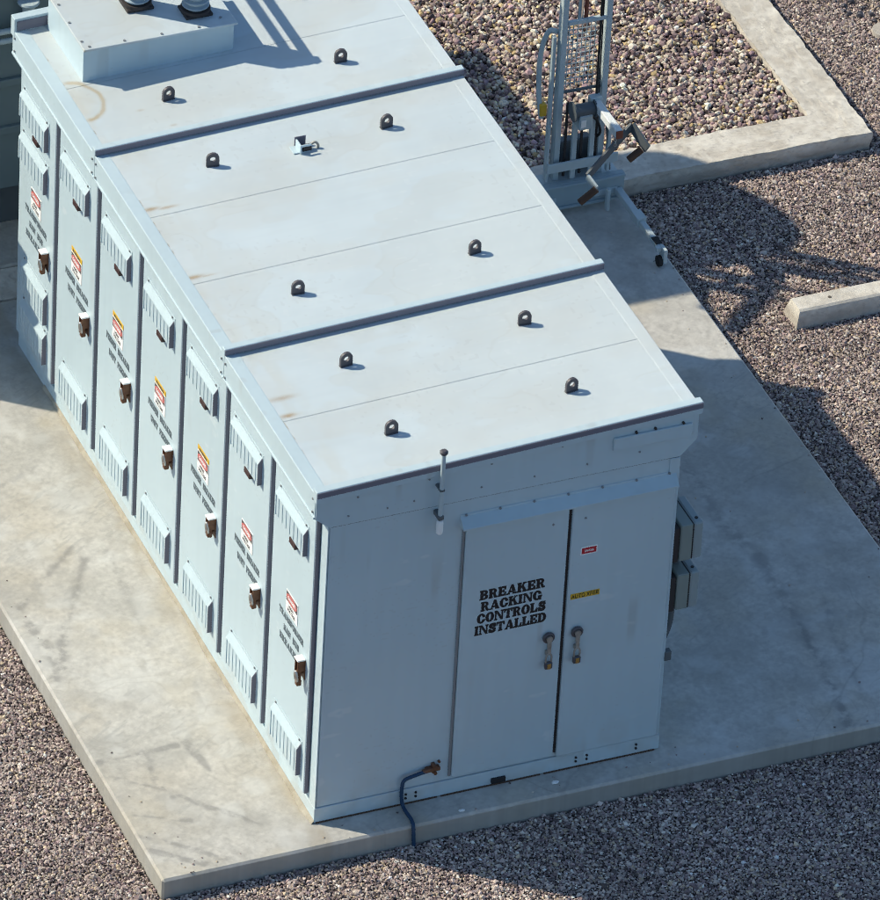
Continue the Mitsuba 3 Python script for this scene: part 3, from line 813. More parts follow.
SIDE_WORDS = ['nearest the front corner', 'second from the front corner', 'third from the front corner', 'in the middle of the row', 'third from the far end', 'second from the far end', 'at the far end']
for k in range(7):
    tr = T().translate([0, k * D, 0])
    name = 'side_door'
    if k == 0:
        d = part(E, name, door_first, 'paint_wall')
    elif k == 6:
        d = part(E, name, door_last, 'paint_wall', to_world=tr)
    else:
        d = part(E, name, door_ply, None, to_world=tr)
    if k == 0:
        labels[d] = {'label': 'louvered door with three lines of stencil, nearest the front corner'}
    elif k == 6:
        labels[d] = {'label': 'door with four louver hoods at the far end of the row'}
    part(d, 'shade_strip', shade_strip_ply if k else shade_strip_first, None, to_world=tr)
    part(d, 'vent_hood', vents_all['up'], None, to_world=tr)
    part(d, 'hood_end_shade', endsp['up'], None, to_world=tr)
    part(d, 'vent_hood', vents_all['low'], None, to_world=tr)
    part(d, 'hood_end_shade', endsp['low'], None, to_world=tr)
    part(d, 'hood_bolts', boltsp['up'], None, to_world=tr)
    part(d, 'hood_bolts', boltsp['low'], None, to_world=tr)
    if k == 6:
        for dz, nm in ((-0.285, 'up'), (0.275, 'low')):
            t2 = T().translate([0, k * D, dz])
            part(d, 'vent_hood', vents_all[nm], None, to_world=t2)
            part(d, 'hood_end_shade', endsp[nm], None, to_world=t2)
            part(d, 'hood_bolts', boltsp[nm], None, to_world=t2)
    part(d, 'nameplate', plate_ply, None, to_world=tr)
    for wp in (three_words if k in (0, 6) else two_words):
        part(d, 'stencil_word', wp, None, to_world=tr)
    part(d, 'danger_sign', sign_base, None, to_world=tr, label='white danger sign with a red and black head')
    part(d, 'sign_header', sign_black, None, to_world=tr)
    part(d, 'sign_oval', sign_red, None, to_world=tr)
    part(d, 'sign_word', sign_word, None, to_world=tr)
    part(d, 'sign_text', sign_text, None, to_world=tr)
    if k in (2, 3, 4, 5):
        part(d, 'yellow_strip', sign_top, None, to_world=tr)
        part(d, 'strip_word', sign_top_t, None, to_world=tr)
    part(d, 'handle', hd_ply, None, to_world=tr)
    part(d, 'handle_top', top_ply, None, to_world=tr)
    trl = T().translate([0, k * D + float(rng.uniform(-0.004, 0.004)), 0.0 if k == 0 else 0.035 + float(rng.uniform(-0.008, 0.008))])
    part(d, 'padlock', lb_ply, None, to_world=trl)
    part(d, 'shackle', ls_ply, None, to_world=trl)

# ------------------------------------------------------------------ end doors
FY = -0.024
dl = part(E, 'end_door', bx(0.772, 1.360, FY, -0.0005, 0.128, 1.800, 0.005), 'paint_wall', label='left end door with black stencilled words')
drr = part(E, 'end_door', bx(1.382, 1.968, FY, -0.0005, 0.112, 1.798, 0.005), 'paint_wall', label='right end door with red and yellow labels')
part(E, 'door_gap', bx(1.358, 1.384, -0.004, -0.0003, 0.13, 1.80, 0.0), 'gasket')
part(E, 'door_edge_shade', bx(0.757, 0.769, -0.012, -0.0003, 0.128, 1.80, 0.002), 'paint_grey')  # grey strip painting the line of shade down the left door edge
hoodp = [(-0.0005, 1.872), (-0.004, 1.872), (-0.006, 1.862), (-0.058, 1.812), (-0.058, 1.803), (-0.0005, 1.806)]
hd = part(E, 'drip_hood', prism_x(hoodp, 0.740, 1.972), 'paint_wall')
part(hd, 'hood_bolts', cat_([bolt((x, -0.004, 1.868), (0, -1, 0), 0.0075, 0.008) for x in (0.772, 0.965, 1.159, 1.353, 1.548, 1.743, 1.933)]), 'paint_grey')
lines = [('BREAKER', 0.870, 1.245, 1.293), ('RACKING', 0.880, 1.232, 1.215), ('CONTROLS', 0.862, 1.256, 1.137), ('INSTALLED', 0.852, 1.264, 1.060)]
lm = []
for t, x0, x1, z in lines:
    m = stencil_mesh(t, x1 - x0, 0.066, 0.0012)
    m = to_xz(m, FY)
    m.vertices[:, 0] += x0
    m.vertices[:, 2] += z
    lm.append(m)
part(dl, 'lettering', cat_(lm), 'black_ink', label='black stencilled words BREAKER RACKING CONTROLS INSTALLED')


def flat_text(text, x0, z0, h, width, y, mat=None):
    m = meshkit.text_mesh(text, h, 0.0008, bold=True)
    m.vertices[:, 0] -= m.vertices[:, 0].min()
    m.vertices[:, 0] *= width / m.vertices[:, 0].max()
    m = to_xz(m, y)
    m.vertices[:, 0] += x0
    m.vertices[:, 2] += z0
    return m


part(drr, 'red_label', bx(1.446, 1.530, FY - 0.002, FY, 1.462, 1.500, 0.0005), 'red_ink', label='small red label')
part(drr, 'red_label_rim', cat_([bx(1.440, 1.536, FY - 0.001, FY, 1.456, 1.506, 0.0)]), 'white_plate')
part(drr, 'red_label_word', flat_text('DANGER', 1.462, 1.474, 0.013, 0.052, FY - 0.002), 'white_plate')
part(drr, 'yellow_label', bx(1.398, 1.566, FY - 0.0015, FY, 1.170, 1.206, 0.0004), 'yellow_ink', label='long yellow label with black letters')
part(drr, 'yellow_label_words', flat_text('AUTO XFER', 1.403, 1.175, 0.026, 0.158, FY - 0.0015), 'black_ink')


def lathe_y(x, y, z):
    m = trimesh.creation.torus(0.026, 0.009, 24, 10)
    v = m.vertices
    return trimesh.Trimesh(np.stack([x + v[:, 0], y - v[:, 2], z + v[:, 1]], 1), m.faces[:, ::-1], process=False)


def end_handle(x, z):
    """Round-headed latch with a lever that hangs below it."""
    y = FY
    ms = [cyl((x, y, z), (x, y - 0.014, z), 0.028, 22), cyl((x, y - 0.014, z), (x, y - 0.03, z), 0.018, 18),
          hull([(x - 0.012, y - 0.03, z), (x + 0.012, y - 0.03, z), (x - 0.012, y - 0.018, z), (x + 0.012, y - 0.018, z), (x - 0.008, y - 0.034, z - 0.10), (x + 0.010, y - 0.034, z - 0.10), (x - 0.008, y - 0.022, z - 0.10), (x + 0.010, y - 0.022, z - 0.10)]),
          bx(x - 0.012, x + 0.016, y - 0.02, y, z - 0.115, z - 0.085, 0.003)]
    return cat_(ms)


def end_lock(x, z):
    y = FY - 0.03
    body = bx(x - 0.022, x + 0.022, y - 0.012, y + 0.012, z - 0.195, z - 0.15, 0.006)
    sh = tube(smooth_path([(x - 0.015, y, z - 0.152), (x - 0.016, y, z - 0.115), (x, y, z - 0.092), (x + 0.016, y, z - 0.115), (x + 0.015, y, z - 0.152)]), 0.0055)
    return body, sh


for dd, x, z in ((dl, 1.282, 0.955), (drr, 1.446, 0.955)):
    part(dd, 'handle', end_handle(x, z), 'dull_steel', smooth=35)
    part(dd, 'latch_ring', lathe_y(x, FY - 0.014, z), 'lug_metal', smooth=40)
    b_, s_ = end_lock(x, z)
    part(dd, 'padlock', b_, 'lug_metal')
    part(dd, 'lock_face', bx(x - 0.010, x + 0.010, FY - 0.0445, FY - 0.0425, z - 0.19, z - 0.155, 0.0005), 'brass')
    part(dd, 'shackle', s_, 'dull_steel', smooth=True)
part(dl, 'door_bolts', cat_([bolt((1.27, FY, 1.70), (0, -1, 0), 0.007, 0.004)]), 'paint_grey')
part(drr, 'door_bolts', cat_([bolt((1.455, FY, 1.70), (0, -1, 0), 0.007, 0.004)]), 'paint_grey')

# cover plate under the right eave
cv = part(E, 'cover_plate', bx(1.592, 2.040, -0.020, -0.005, 2.098, 2.178, 0.003), 'paint_wall', label='flat cover plate under the right eave')
part(cv, 'cover_bolts', cat_([bolt((x, -0.005, 2.187), (0, -1, 0), 0.008, 0.012) for x in (1.72, 1.83, 1.99)]), 'gasket')
part(E, 'foot_plate', bx(1.011, 1.092, -0.022, -0.006, 0.018, 0.048, 0.001), 'black_plastic', label='small black plate at the foot of the end wall')

# rod-shaped sensor on the end wall
rod = part(E, 'sensor_rod', cyl((0.600, -0.058, 1.925), (0.600, -0.058, 2.345), 0.0125, 16), 'lift_paint', smooth=35, label='thin upright rod clamped to the end wall')
part(rod, 'cap', lathe([(0.0, 0.0), (0.014, 0.0), (0.022, 0.010), (0.022, 0.020), (0.015, 0.028), (0.0, 0.030)], (0.600, -0.058, 2.335)), 'lug_metal', smooth=35)
part(rod, 'tip', lathe([(0, 0), (0.014, 0.0), (0.019, 0.008), (0.019, 0.075), (0.012, 0.085), (0, 0.085)], (0.600, -0.058, 1.825)), 'white_plate', smooth=35)
part(rod, 'clamp', cat_([bx(0.584, 0.616, -0.074, -0.001, 1.918, 1.945, 0.003), bx(0.586, 0.614, -0.072, -0.001, 2.10, 2.115, 0.003)]), 'lift_dark')

# junction boxes on the right wall
for z0, z1, nm in ((1.262, 1.498, 'upper of the two junction boxes on the right wall'), (0.935, 1.170, 'lower of the two junction boxes on the right wall')):
    jb = part(E, 'junction_box', bx(2.03, 2.098, -0.012, 0.235, z0, z1, 0.005), 'box_green', label=nm)
    part(jb, 'lid', bx(2.104, 2.155, -0.016, 0.239, z0 + 0.004, z1 + 0.004, 0.008), 'box_lid')
    part(jb, 'gasket', bx(2.098, 2.104, -0.009, 0.232, z0 + 0.004, z1 - 0.004, 0.0), 'gasket')
    part(jb, 'lid_bolts', cat_([bolt((2.13, 0.03, z1 + 0.004), (0, 0, 1), 0.009, 0.006)]), 'black_plastic')
    part(jb, 'gap_shade_plate', bx(1.990, 2.026, 0.0, 0.225, z0 - 0.01, z1 - 0.02, 0.002), 'gasket')  # black plate added as shade filling the gap behind the box
    part(jb, 'bracket', cat_([bx(1.988, 2.03, 0.01, 0.03, z0 + 0.02, z0 + 0.05, 0.002), bx(1.988, 2.03, 0.19, 0.21, z1 - 0.05, z1 - 0.02, 0.002)]), 'lug_metal')
for cm_ in (tube(smooth_path([(2.06, 0.10, 0.94), (2.06, 0.10, 0.80), (2.03, 0.09, 0.70), (1.99, 0.08, 0.66)]), 0.016), tube(smooth_path([(2.06, 0.16, 1.50), (2.07, 0.20, 1.56), (2.05, 0.27, 1.60), (1.99, 0.30, 1.60)]), 0.012), cyl((2.065, 0.10, 1.17), (2.065, 0.10, 1.262), 0.018, 14)):
    part(E, 'conduit', cm_, 'lift_dark', smooth=40)
part(E, 'small_fitting', cat_([bx(1.988, 2.03, -0.01, 0.03, 0.60, 0.66, 0.004)]), 'lift_dark')

# bushing box on the far end of the roof
BX0, BX1, BY0, BY1 = 0.099, 0.990, 3.995, 4.56
zb = 2.405
bxv = []
for x in (BX0, BX1):
    for y in (BY0, BY1):
        bxv += [(x, y, float(zr(x)) - 0.002), (x, y, zb - 0.003)]
bb = part(E, 'bushing_box', hull(bxv), 'paint_wall', label='flat box standing on the far end of the roof')
part(bb, 'lid', bx(BX0 - 0.004, BX1 + 0.014, BY0 - 0.022, BY1 + 0.01, zb - 0.002, zb + 0.012, 0.003), 'paint_roof')
part(bb, 'lid_bolts', cat_([bolt((x, y, zb + 0.012), (0, 0, 1), 0.008, 0.006) for x, y in ((0.118, 4.45), (0.112, 4.26), (0.112, 4.06), (0.134, 4.0), (0.34, 3.996), (0.56, 3.996), (0.78, 3.996), (0.93, 4.05), (0.94, 4.3))]), 'paint_grey')


def sheds(n, r0, r1, z0, pitch):
    prof = [(0.0, z0)]
    for i in range(n):
        z = z0 + i * pitch
        prof += [(r0, z), (r0, z + 0.3 * pitch), (r1, z + 0.45 * pitch), (r1, z + 0.6 * pitch), (r0, z + 0.9 * pitch)]
    prof += [(r0 * 0.8, z0 + n * pitch), (0.0, z0 + n * pitch)]
    return prof


for x, y, n in ((0.530, 4.315, 15), (0.818, 4.150, 9)):
    top = zb + 0.050 + n * 0.036
    bu = part(E, 'bushing', lathe(sheds(n, 0.060, 0.078, 0, 0.036), (x, y, zb + 0.050)), 'insulator_grey', smooth=50)
    part(bu, 'flange', cat_([bx(x - 0.080, x + 0.080, y - 0.070, y + 0.070, zb + 0.013, zb + 0.030, 0.003), lathe([(0, 0), (0.085, 0), (0.085, 0.02), (0.0, 0.02)], (x, y, zb + 0.030))]), 'gasket')
    part(bu, 'terminal', cat_([cyl((x, y, top), (x, y, top + 0.09), 0.022, 14), bx(x - 0.05, x + 0.05, y - 0.03, y + 0.03, top + 0.05, top + 0.07, 0.003)]), 'steel')
    part(bu, 'busbar', bx(x - 0.028, x + 0.028, y + 0.031, 5.6, top + 0.052, top + 0.064, 0.002), 'steel')

# ------------------------------------------------------------------ blue cable at the foot of the end wall
G = thing('grounding_cable', 'dark blue grounding cable dropping from the end wall over the slab edge', 'cable')
path = [(0.64, -0.026, 0.212), (0.56, -0.030, 0.202), (0.495, -0.031, 0.185), (0.482, -0.030, 0.14), (0.483, -0.030, 0.06), (0.49, -0.040, 0.016), (0.49, -0.09, 0.011), (0.492, -0.15, 0.011), (0.485, -0.197, 0.008), (0.483, -0.212, -0.02), (0.485, -0.214, -0.08), (0.49, -0.216, -0.15)]
part(G, 'cable', tube(smooth_path(path), 0.0105, 12), 'blue_jacket', smooth=True)
part(G, 'clamp', cat_([bx(0.62, 0.70, -0.034, -0.001, 0.200, 0.225, 0.004), bx(0.655, 0.675, -0.03, -0.0005, 0.185, 0.245, 0.003), cyl((0.60, -0.024, 0.208), (0.64, -0.024, 0.214), 0.014, 12), bolt((0.668, -0.03, 0.235), (0, -1, 0), 0.011, 0.014), bolt((0.668, -0.03, 0.195), (0, -1, 0), 0.011, 0.014), bolt((0.70, -0.001, 0.243), (0, -1, 0), 0.008, 0.012)]), 'bronze')

# ------------------------------------------------------------------ wheel stop
A = np.array([4.405, 3.605])
u = np.array([0.985, 0.010])
u /= np.linalg.norm(u)
n_ = np.array([-u[1], u[0]])
ws = thing('concrete_wheel_stop', 'pale concrete wheel stop lying on the gravel at the right edge', 'wheel stop')


def wheel_stop():
    Lw = 1.83
    prof = [(-0.10, 0.0), (0.10, 0.0), (0.072, 0.105), (0.058, 0.115), (-0.058, 0.115), (-0.072, 0.105)]
    xs = np.linspace(0, Lw, 40)
    v, f = [], []
    for i, s in enumerate(xs):
        e = min(s, Lw - s)
        q = 1.0 if e > 0.001 else 0.93
        for a, h in prof:
            p2 = A + u * (s + (0.03 * h / 0.115 if i == 0 else (-0.03 * h / 0.115 if i == len(xs) - 1 else 0.0))) + n_ * a * q
            v.append((p2[0], p2[1], -0.128 + h))
    k = len(prof)
    for i in range(len(xs) - 1):
        for j in range(k):
            a, b, c, d = i * k + j, i * k + (j + 1) % k, (i + 1) * k + (j + 1) % k, (i + 1) * k + j
            f += [(a, b, c), (a, c, d)]
    for j in range(1, k - 1):
        f += [(0, j, j + 1), ((len(xs) - 1) * k, (len(xs) - 1) * k + j + 1, (len(xs) - 1) * k + j)]
    m = trimesh.Trimesh(v, f, process=False)
    m.fix_normals()
    m2 = m.subdivide_to_size(0.04)
    vv = m2.vertices
    m2.vertices = vv + (np.stack([meshkit.fbm(vv * 22, 3, 40 + q) for q in range(3)], 1) - 0.5) * 0.006
    return m2


part(ws, 'bar', wheel_stop(), 'curb_concrete', smooth=30)
hp = A + u * 0.25
part(ws, 'anchor_pin', cyl((hp[0], hp[1], -0.03), (hp[0], hp[1], -0.010), 0.011, 12), 'anchor_steel')

# ------------------------------------------------------------------ breaker lift truck
LT = thing('lift_truck', 'pale blue steel lift truck with upright mast and winch at the slab far end', 'lift')
RY = 4.95


def channel(x0, x1, y0, y1, z0, z1, b=0.003):
    return bx(x0, x1, y0, y1, z0, z1, b)


for x in (3.462, 3.742):
    part(LT, 'mast_rail', cat_([channel(x - 0.018, x + 0.018, RY - 0.006, RY + 0.0, 0.05, 2.25), channel(x - 0.018, x - 0.013, RY + 0.0005, RY + 0.05, 0.05, 2.25, 0.0), channel(x + 0.013, x + 0.018, RY + 0.0005, RY + 0.05, 0.05, 2.25, 0.0)]), 'lift_paint')
for x in (3.560, 3.672):
    part(LT, 'inner_rail', channel(x - 0.016, x + 0.016, RY - 0.032, RY - 0.010, 0.06, 0.72), 'lift_paint')
for x in (3.415,):
    part(LT, 'side_rail', channel(x - 0.011, x + 0.011, RY + 0.02, RY + 0.05, 0.05, 1.20), 'lift_paint')
for x in (3.512, 3.615, 3.708):
    part(LT, 'gap_shade_bar', bx(x - 0.007, x + 0.007, RY - 0.008, RY + 0.004, 0.22, 0.74, 0.001), 'gasket')  # dark bars added to paint the shaded gaps between the rails
part(LT, 'gap_shade_panel', bx(3.49, 3.71, RY + 0.055, RY + 0.12, 0.205, 0.42, 0.008), 'lift_dark')  # dark panel put in behind the mast foot as painted shade
part(LT, 'side_rail', bx(3.385, 3.400, RY - 0.035, RY + 0.0, 0.216, 0.60, 0.002), 'lift_paint')
part(LT, 'side_rail', bx(3.775, 3.795, RY - 0.035, RY - 0.005, 0.216, 0.52, 0.002), 'lift_paint')
part(LT, 'tilt_strut', bar3((3.80, RY - 0.02, 0.22), (3.765, RY - 0.012, 0.62), 0.010), 'lift_dark', smooth=40)
part(LT, 'hose', tube(smooth_path([(3.70, RY + 0.03, 0.42), (3.72, RY - 0.03, 0.50), (3.69, RY - 0.05, 0.60), (3.64, RY - 0.06, 0.66)]), 0.008), 'rubber', smooth=True)
part(LT, 'push_handle', tube(smooth_path([(3.44, RY + 0.05, 1.22), (3.40, RY + 0.09, 1.20), (3.365, RY + 0.10, 1.05), (3.362, RY + 0.09, 0.80), (3.375, RY + 0.06, 0.62)]), 0.016, 12), 'lift_paint', smooth=True)
part(LT, 'handle_clip', bx(3.36, 3.40, RY + 0.04, RY + 0.08, 0.64, 0.72, 0.004), 'yellow_ink', label='small yellow clip on the push handle')
part(LT, 'cross_bar', bx(3.482, 3.722, RY - 0.012, RY + 0.012, 1.285, 1.312, 0.003), 'lift_paint')
part(LT, 'cross_bar', bx(3.482, 3.722, RY + 0.006, RY + 0.022, 0.80, 0.815, 0.002), 'lift_dark')
part(LT, 'cross_bar', bx(3.385, 3.84, RY - 0.052, RY - 0.036, 0.285, 0.348, 0.003), 'lift_paint', label='flat bar across the foot of the mast')
part(LT, 'base_beam', cat_([bx(3.26, 3.88, RY - 0.078, RY - 0.036, 0.0455, 0.2145, 0.003), bx(3.262, 3.878, RY - 0.098, RY - 0.0785, 0.196, 0.214, 0.003), bx(3.262, 3.878, RY - 0.098, RY - 0.0785, 0.046, 0.062, 0.003)]), 'lift_mid')
part(LT, 'base_cover', bx(3.26, 3.86, RY - 0.034, RY + 0.08, 0.10, 0.20, 0.004), 'lift_paint')
part(LT, 'hydraulic_ram', cat_([cyl((3.566, RY + 0.02, 1.30), (3.566, RY + 0.02, 2.2), 0.017, 16)]), 'chrome', smooth=35)
part(LT, 'lift_rod', cyl((3.602, RY + 0.02, 1.30), (3.602, RY + 0.02, 2.2), 0.013, 14), 'rust_rod', smooth=35)
part(LT, 'lift_cable', cat_([tube([(3.69, RY - 0.01, 0.76), (3.69, RY + 0.0, 1.4), (3.69, RY, 2.2)], 0.008), tube([(3.705, RY - 0.01, 0.76), (3.703, RY + 0.0, 1.4), (3.70, RY, 2.2)], 0.004)]), 'rubber', smooth=True)
mesh_w = []
for i in range(7):
    x = 3.505 + i * 0.028
    mesh_w.append(cyl((x, RY + 0.03, 0.83), (x, RY + 0.03, 1.28), 0.003, 6))
for i in range(13):
    z = 0.85 + i * 0.034
    mesh_w.append(cyl((3.49, RY + 0.034, z), (3.69, RY + 0.034, z), 0.003, 6))
part(LT, 'guard_mesh', cat_(mesh_w), 'lift_paint')
# winch
wi = part(LT, 'winch', cyl((3.525, RY - 0.07, 0.715), (3.645, RY - 0.07, 0.715), 0.042, 20), 'lift_dark', smooth=35, label='dark winch drum on the mast')
part(wi, 'drum_flange', cyl((3.513, RY - 0.07, 0.715), (3.522, RY - 0.07, 0.715), 0.062, 22), 'lift_dark', smooth=35)
part(wi, 'drum_flange', cyl((3.648, RY - 0.07, 0.715), (3.657, RY - 0.07, 0.715), 0.055, 22), 'lift_dark', smooth=35)
part(wi, 'housing', cat_([bx(3.545, 3.63, RY - 0.115, RY - 0.036, 0.60, 0.70, 0.006)]), 'lift_paint')
part(wi, 'switch_plate', bx(3.552, 3.585, RY - 0.122, RY - 0.116, 0.625, 0.675, 0.001), 'white_plate')
# boom
bo = part(LT, 'boom', bx(3.650, 3.695, 4.555, RY - 0.01, 0.705, 0.760, 0.004), 'boom_lit_white', label='short square boom reaching out over the slab')
part(bo, 'end_cap', bx(3.651, 3.694, 4.546, 4.554, 0.706, 0.759, 0.002), 'rust_rod')
part(bo, 'collar', bx(3.636, 3.709, RY - 0.06, RY - 0.008, 0.69, 0.775, 0.004), 'lift_paint')
# leg with casters
for x, mir in ((3.835, 1), (3.29, -1)):
    lg = part(LT, 'leg', cat_([bx(x - 0.022, x + 0.022, 4.555, 4.86, 0.085, 0.128, 0.004), bx(x - 0.018, x + 0.018, 4.235, 4.553, 0.085, 0.122, 0.004)]), 'lift_paint')
    part(lg, 'joint', bx(x - 0.03, x + 0.03, 4.50, 4.60, 0.078, 0.137, 0.003), 'lift_paint')
    part(lg, 'caster_wheel', cyl((x - 0.026, 4.20, 0.036), (x - 0.004, 4.20, 0.036), 0.034, 22), 'rubber', smooth=35)
    part(lg, 'caster_fork', cat_([bx(x - 0.003, x + 0.022, 4.165, 4.234, 0.03, 0.125, 0.003), bx(x - 0.035, x - 0.003, 4.20, 4.234, 0.095, 0.125, 0.003)]), 'lift_paint')
    part(lg, 'grip_tape', bx(x - 0.021, x + 0.021, 4.245, 4.32, 0.1225, 0.127, 0.001), 'rubber')
    part(LT, 'outrigger', bx(min(x, x - 0.15 * mir), max(x, x - 0.15 * mir), 4.862, 4.91, 0.085, 0.128, 0.004), 'lift_paint')
part(LT, 'post', bx(3.742, 3.762, 4.80, 4.835, 0.012, 0.16, 0.003), 'lift_paint')
for x in (3.31, 3.80):
    part(LT, 'rear_wheel', cyl((x - 0.015, RY + 0.03, 0.05), (x + 0.015, RY + 0.03, 0.05), 0.048, 22), 'rubber', smooth=35)

# lifting yoke hanging from the boom
YK = thing('lifting_yoke', 'bent dark steel lifting yoke with two brown grips hanging from the lift boom', 'yoke')
P0, P1 = np.array([3.46, 4.50, 0.515]), np.array([3.80, 4.66, 0.70])


def bar_between(p, q, w, t):
    """Flat bar between two points: w across (mostly upright), t thick."""
    p, q = np.array(p, float), np.array(q, float)
    d = (q - p) / np.linalg.norm(q - p)
    a = np.cross(d, [0, 0, 1.0])
    a /= np.linalg.norm(a)
    c = np.cross(a, d)
    return hull([e + sa * a * t / 2 + sc * c * w / 2 for e in (p, q) for sa in (-1, 1) for sc in (-1, 1)])


part(YK, 'spreader_bar', bar_between(P0, P1, 0.052, 0.014), 'lift_dark')
Q0, Q1 = P0 + np.array([0.020, -0.095, -0.030]), P1 + np.array([0.045, -0.14, -0.085])
part(YK, 'arm', bar_between(P0, Q0, 0.045, 0.014), 'lift_paint')
part(YK, 'arm', bar_between(P1, Q1, 0.07, 0.014), 'lift_dark')
gd = np.array([-0.095, 0.015, -0.085])
part(YK, 'grip', cyl(Q0, Q0 + gd, 0.022, 14), 'grip', smooth=35)
part(YK, 'grip', cyl(Q1 + np.array([-0.03, 0.02, -0.01]), Q1 + gd * 0.75 + np.array([-0.03, 0.02, -0.01]), 0.022, 14), 'grip', smooth=35)
hk = []
mid = np.array([3.665, 4.585, 0.64])
for i in range(4):
    z = 0.70 - i * 0.017
    hk.append(tube(np.array([[3.665 + (0.007 * math.cos(t) if i % 2 else 0), 4.585 + (0 if i % 2 else 0.007 * math.cos(t)), z - 0.009 + 0.011 * math.sin(t)] for t in np.linspace(0, 2 * np.pi, 11)]), 0.0028, 6))
part(YK, 'chain', cat_(hk), 'steel', smooth=True)

# ------------------------------------------------------------------ transformer behind the enclosure
TF = thing('power_transformer', 'dark blue grey power transformer in shade behind the far end of the enclosure', 'transformer')
TX0, TX1, TY0, TY1 = -1.65, 2.02, 5.56, 7.95
part(TF, 'tank', bx(TX0, TX1, TY0, TY1, 0.43, 1.78, 0.01), 'tank_paint')
for y in (TY0 + 0.25, TY1 - 0.5):
    part(TF, 'skid', bx(TX0 + 0.2, TX1 - 0.2, y, y + 0.2, 0.012, 0.43, 0.005), 'lift_dark')
part(TF, 'cover_flange', bx(TX0 - 0.05, TX1 + 0.05, TY0 - 0.05, TY1 + 0.05, 1.782, 1.83, 0.004), 'tank_paint')
for z in (0.83, 1.16):
    part(TF, 'stiffener', bx(TX0 + 0.02, TX1 - 0.02, TY0 - 0.03, TY0 - 0.0005, z, z + 0.05, 0.004), 'tank_paint')
for i, z in enumerate((1.51, 1.575)):
    part(TF, 'pipe', cyl((-1.3, TY0 - 0.07, z), (0.42, TY0 - 0.07, z), 0.018, 14), 'lift_paint', smooth=35)
part(TF, 'valve', cat_([cyl((0.33, TY0 - 0.07, 1.50), (0.33, TY0 - 0.07, 1.72), 0.035, 16), lathe([(0, 0), (0.06, 0), (0.065, 0.01), (0.06, 0.02), (0, 0.02)], (0.33, TY0 - 0.07, 1.74))]), 'lift_paint', smooth=35)
part(TF, 'gauge', cat_([cyl((0.10, TY0 - 0.03, 1.33), (0.10, TY0, 1.33), 0.03, 18)]), 'rust_rod', smooth=35)
# conservator: a big drum along x on two legs
part(TF, 'conservator', lathe([(0, 0), (0.33, 0.0), (0.40, 0.05), (0.42, 0.12), (0.42, 2.88), (0.40, 2.95), (0.33, 3.0), (0, 3.0)]), 'tank_paint', smooth=30, to_world=T().translate([-1.17, 6.91, 2.90]).rotate([0, 1, 0], 90))
for x in (-0.7, 1.2):
    part(TF, 'conservator_leg', bx(x - 0.06, x + 0.06, 6.65, 6.95, 1.83, 2.55, 0.004), 'tank_paint')
part(TF, 'shadow_box', bx(0.45, 1.28, 5.97, 6.48, 2.55, 2.95, 0.01), 'tank_paint')  # unseen box, added and sized for the shadow it throws on the slab
part(TF, 'shadow_box_leg', bx(0.8, 0.9, 6.4, 6.5, 1.83, 2.60, 0.004), 'tank_paint')  # leg under the added shadow caster
part(TF, 'shadow_arm', bar3((1.22, 5.82, 3.0), (1.66, 6.20, 3.0), 0.05), 'tank_paint')  # unseen arm added to throw a slanting stroke of shadow
for x in (1.36, 1.55, 1.88):
    bu = part(TF, 'bushing', lathe(sheds(22, 0.034, 0.048, 0, 0.055), (x, 6.25, 1.95)), 'porcelain_brown', smooth=50)
    part(bu, 'turret', lathe([(0, 0), (0.06, 0), (0.06, 0.12), (0, 0.12)], (x, 6.25, 1.83)), 'tank_paint', smooth=30)
    part(bu, 'terminal', cyl((x, 6.25, 3.16), (x, 6.25, 3.35), 0.02, 12), 'steel')
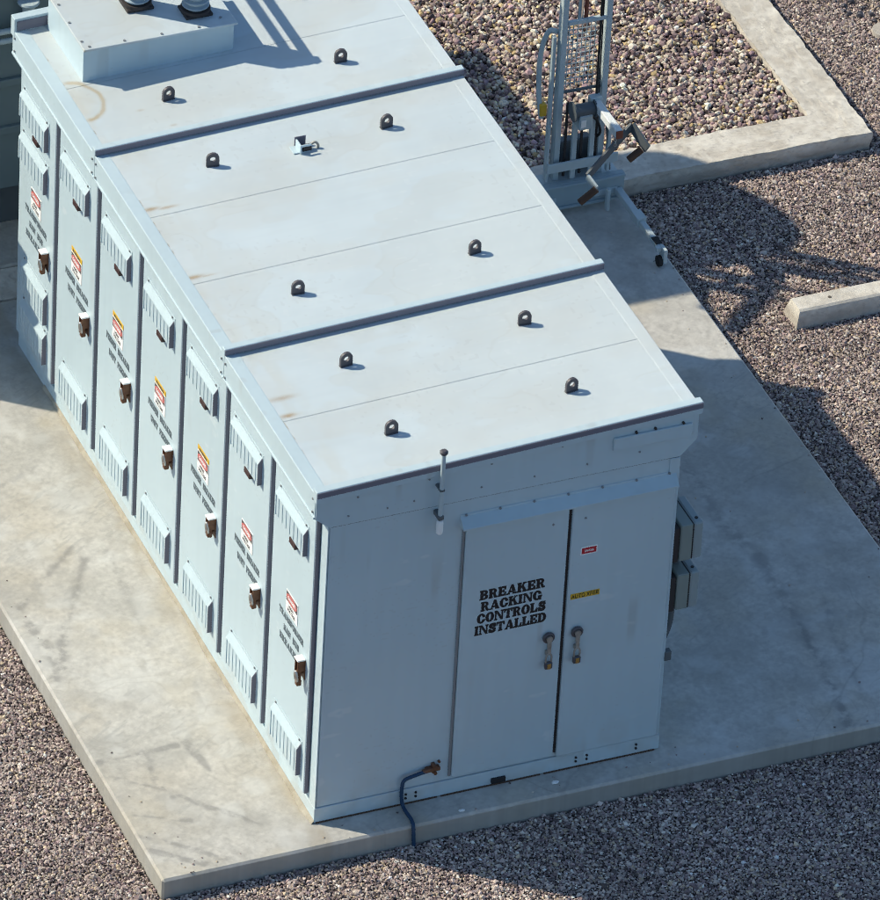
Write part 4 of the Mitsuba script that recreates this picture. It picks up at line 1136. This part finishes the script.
for x in (0.30, 0.47, 0.64):
    bu = part(TF, 'bushing', lathe(sheds(9, 0.045, 0.070, 0, 0.055), (x, 5.85, 1.90)), 'porcelain_brown', smooth=50)
    part(bu, 'turret', lathe([(0, 0), (0.09, 0), (0.09, 0.07), (0, 0.07)], (x, 5.85, 1.83)), 'tank_paint', smooth=30)
for i in range(8):
    x = -1.55 + i * 0.09
    part(TF, 'radiator_fin', bx(x, x + 0.03, TY0 - 0.42, TY0 - 0.04, 0.55, 1.70, 0.004), 'tank_paint')

# ------------------------------------------------------------------ steel post and stones at the top right edge
SP = thing('steel_post', 'dark steel post on a small concrete footing at the upper right edge', 'post')
part(SP, 'shaft', cyl((6.27, 6.30, -0.10), (6.27, 6.30, 1.0), 0.035, 20), 'lift_dark', smooth=35)
part(SP, 'footing', lathe([(0, 0), (0.085, 0.0), (0.08, 0.03), (0.0, 0.035)], (6.225, 6.23, -0.13)), 'curb_concrete', smooth=40)
rs = np.random.default_rng(5)
dk = []
for i in range(26):
    t = rs.uniform(0, 1)
    x, y = 6.19 - 0.05 * t + rs.uniform(-0.10, 0.06), 6.30 + 0.55 * t + rs.uniform(-0.05, 0.05)
    m = trimesh.creation.icosphere(subdivisions=1)
    q = rs.uniform(0.012, 0.030)
    m.vertices = m.vertices * rs.uniform(0.7, 1.2, (len(m.vertices), 1)) * np.array([q, q * rs.uniform(0.6, 1), q * 0.7]) + [x, y, -0.118]
    dk.append(m)
structure('dark_stones', cat_(dk), 'lug_metal', 'scatter of dark stones on the gravel by the upper right edge', kind='stuff')

# pale chips lying on the slab
for i, (x, y, s, w) in enumerate(((1.35, -0.10, 0.014, 'longer pale chip on the slab edge below the end doors'), (0.78, -0.16, 0.011, 'pale chip on the slab edge right of the blue cable'))):
    m = trimesh.creation.icosphere(subdivisions=1)
    m.vertices = m.vertices * rs.uniform(0.8, 1.2, (len(m.vertices), 1)) * np.array([s * 1.6, s, s * 0.4]) + [x, y, s * 0.35]
    key = numbered('stone_chip')
    scene[key] = mikit.ply(m, 'white_plate')
    labels[key] = {'label': w, 'category': 'stone'}

for k in list(scene):
    if k.rsplit('__', 1)[-1].rstrip('_0123456789').endswith('_bolts'):
        labels[k] = {'kind': 'stuff'}
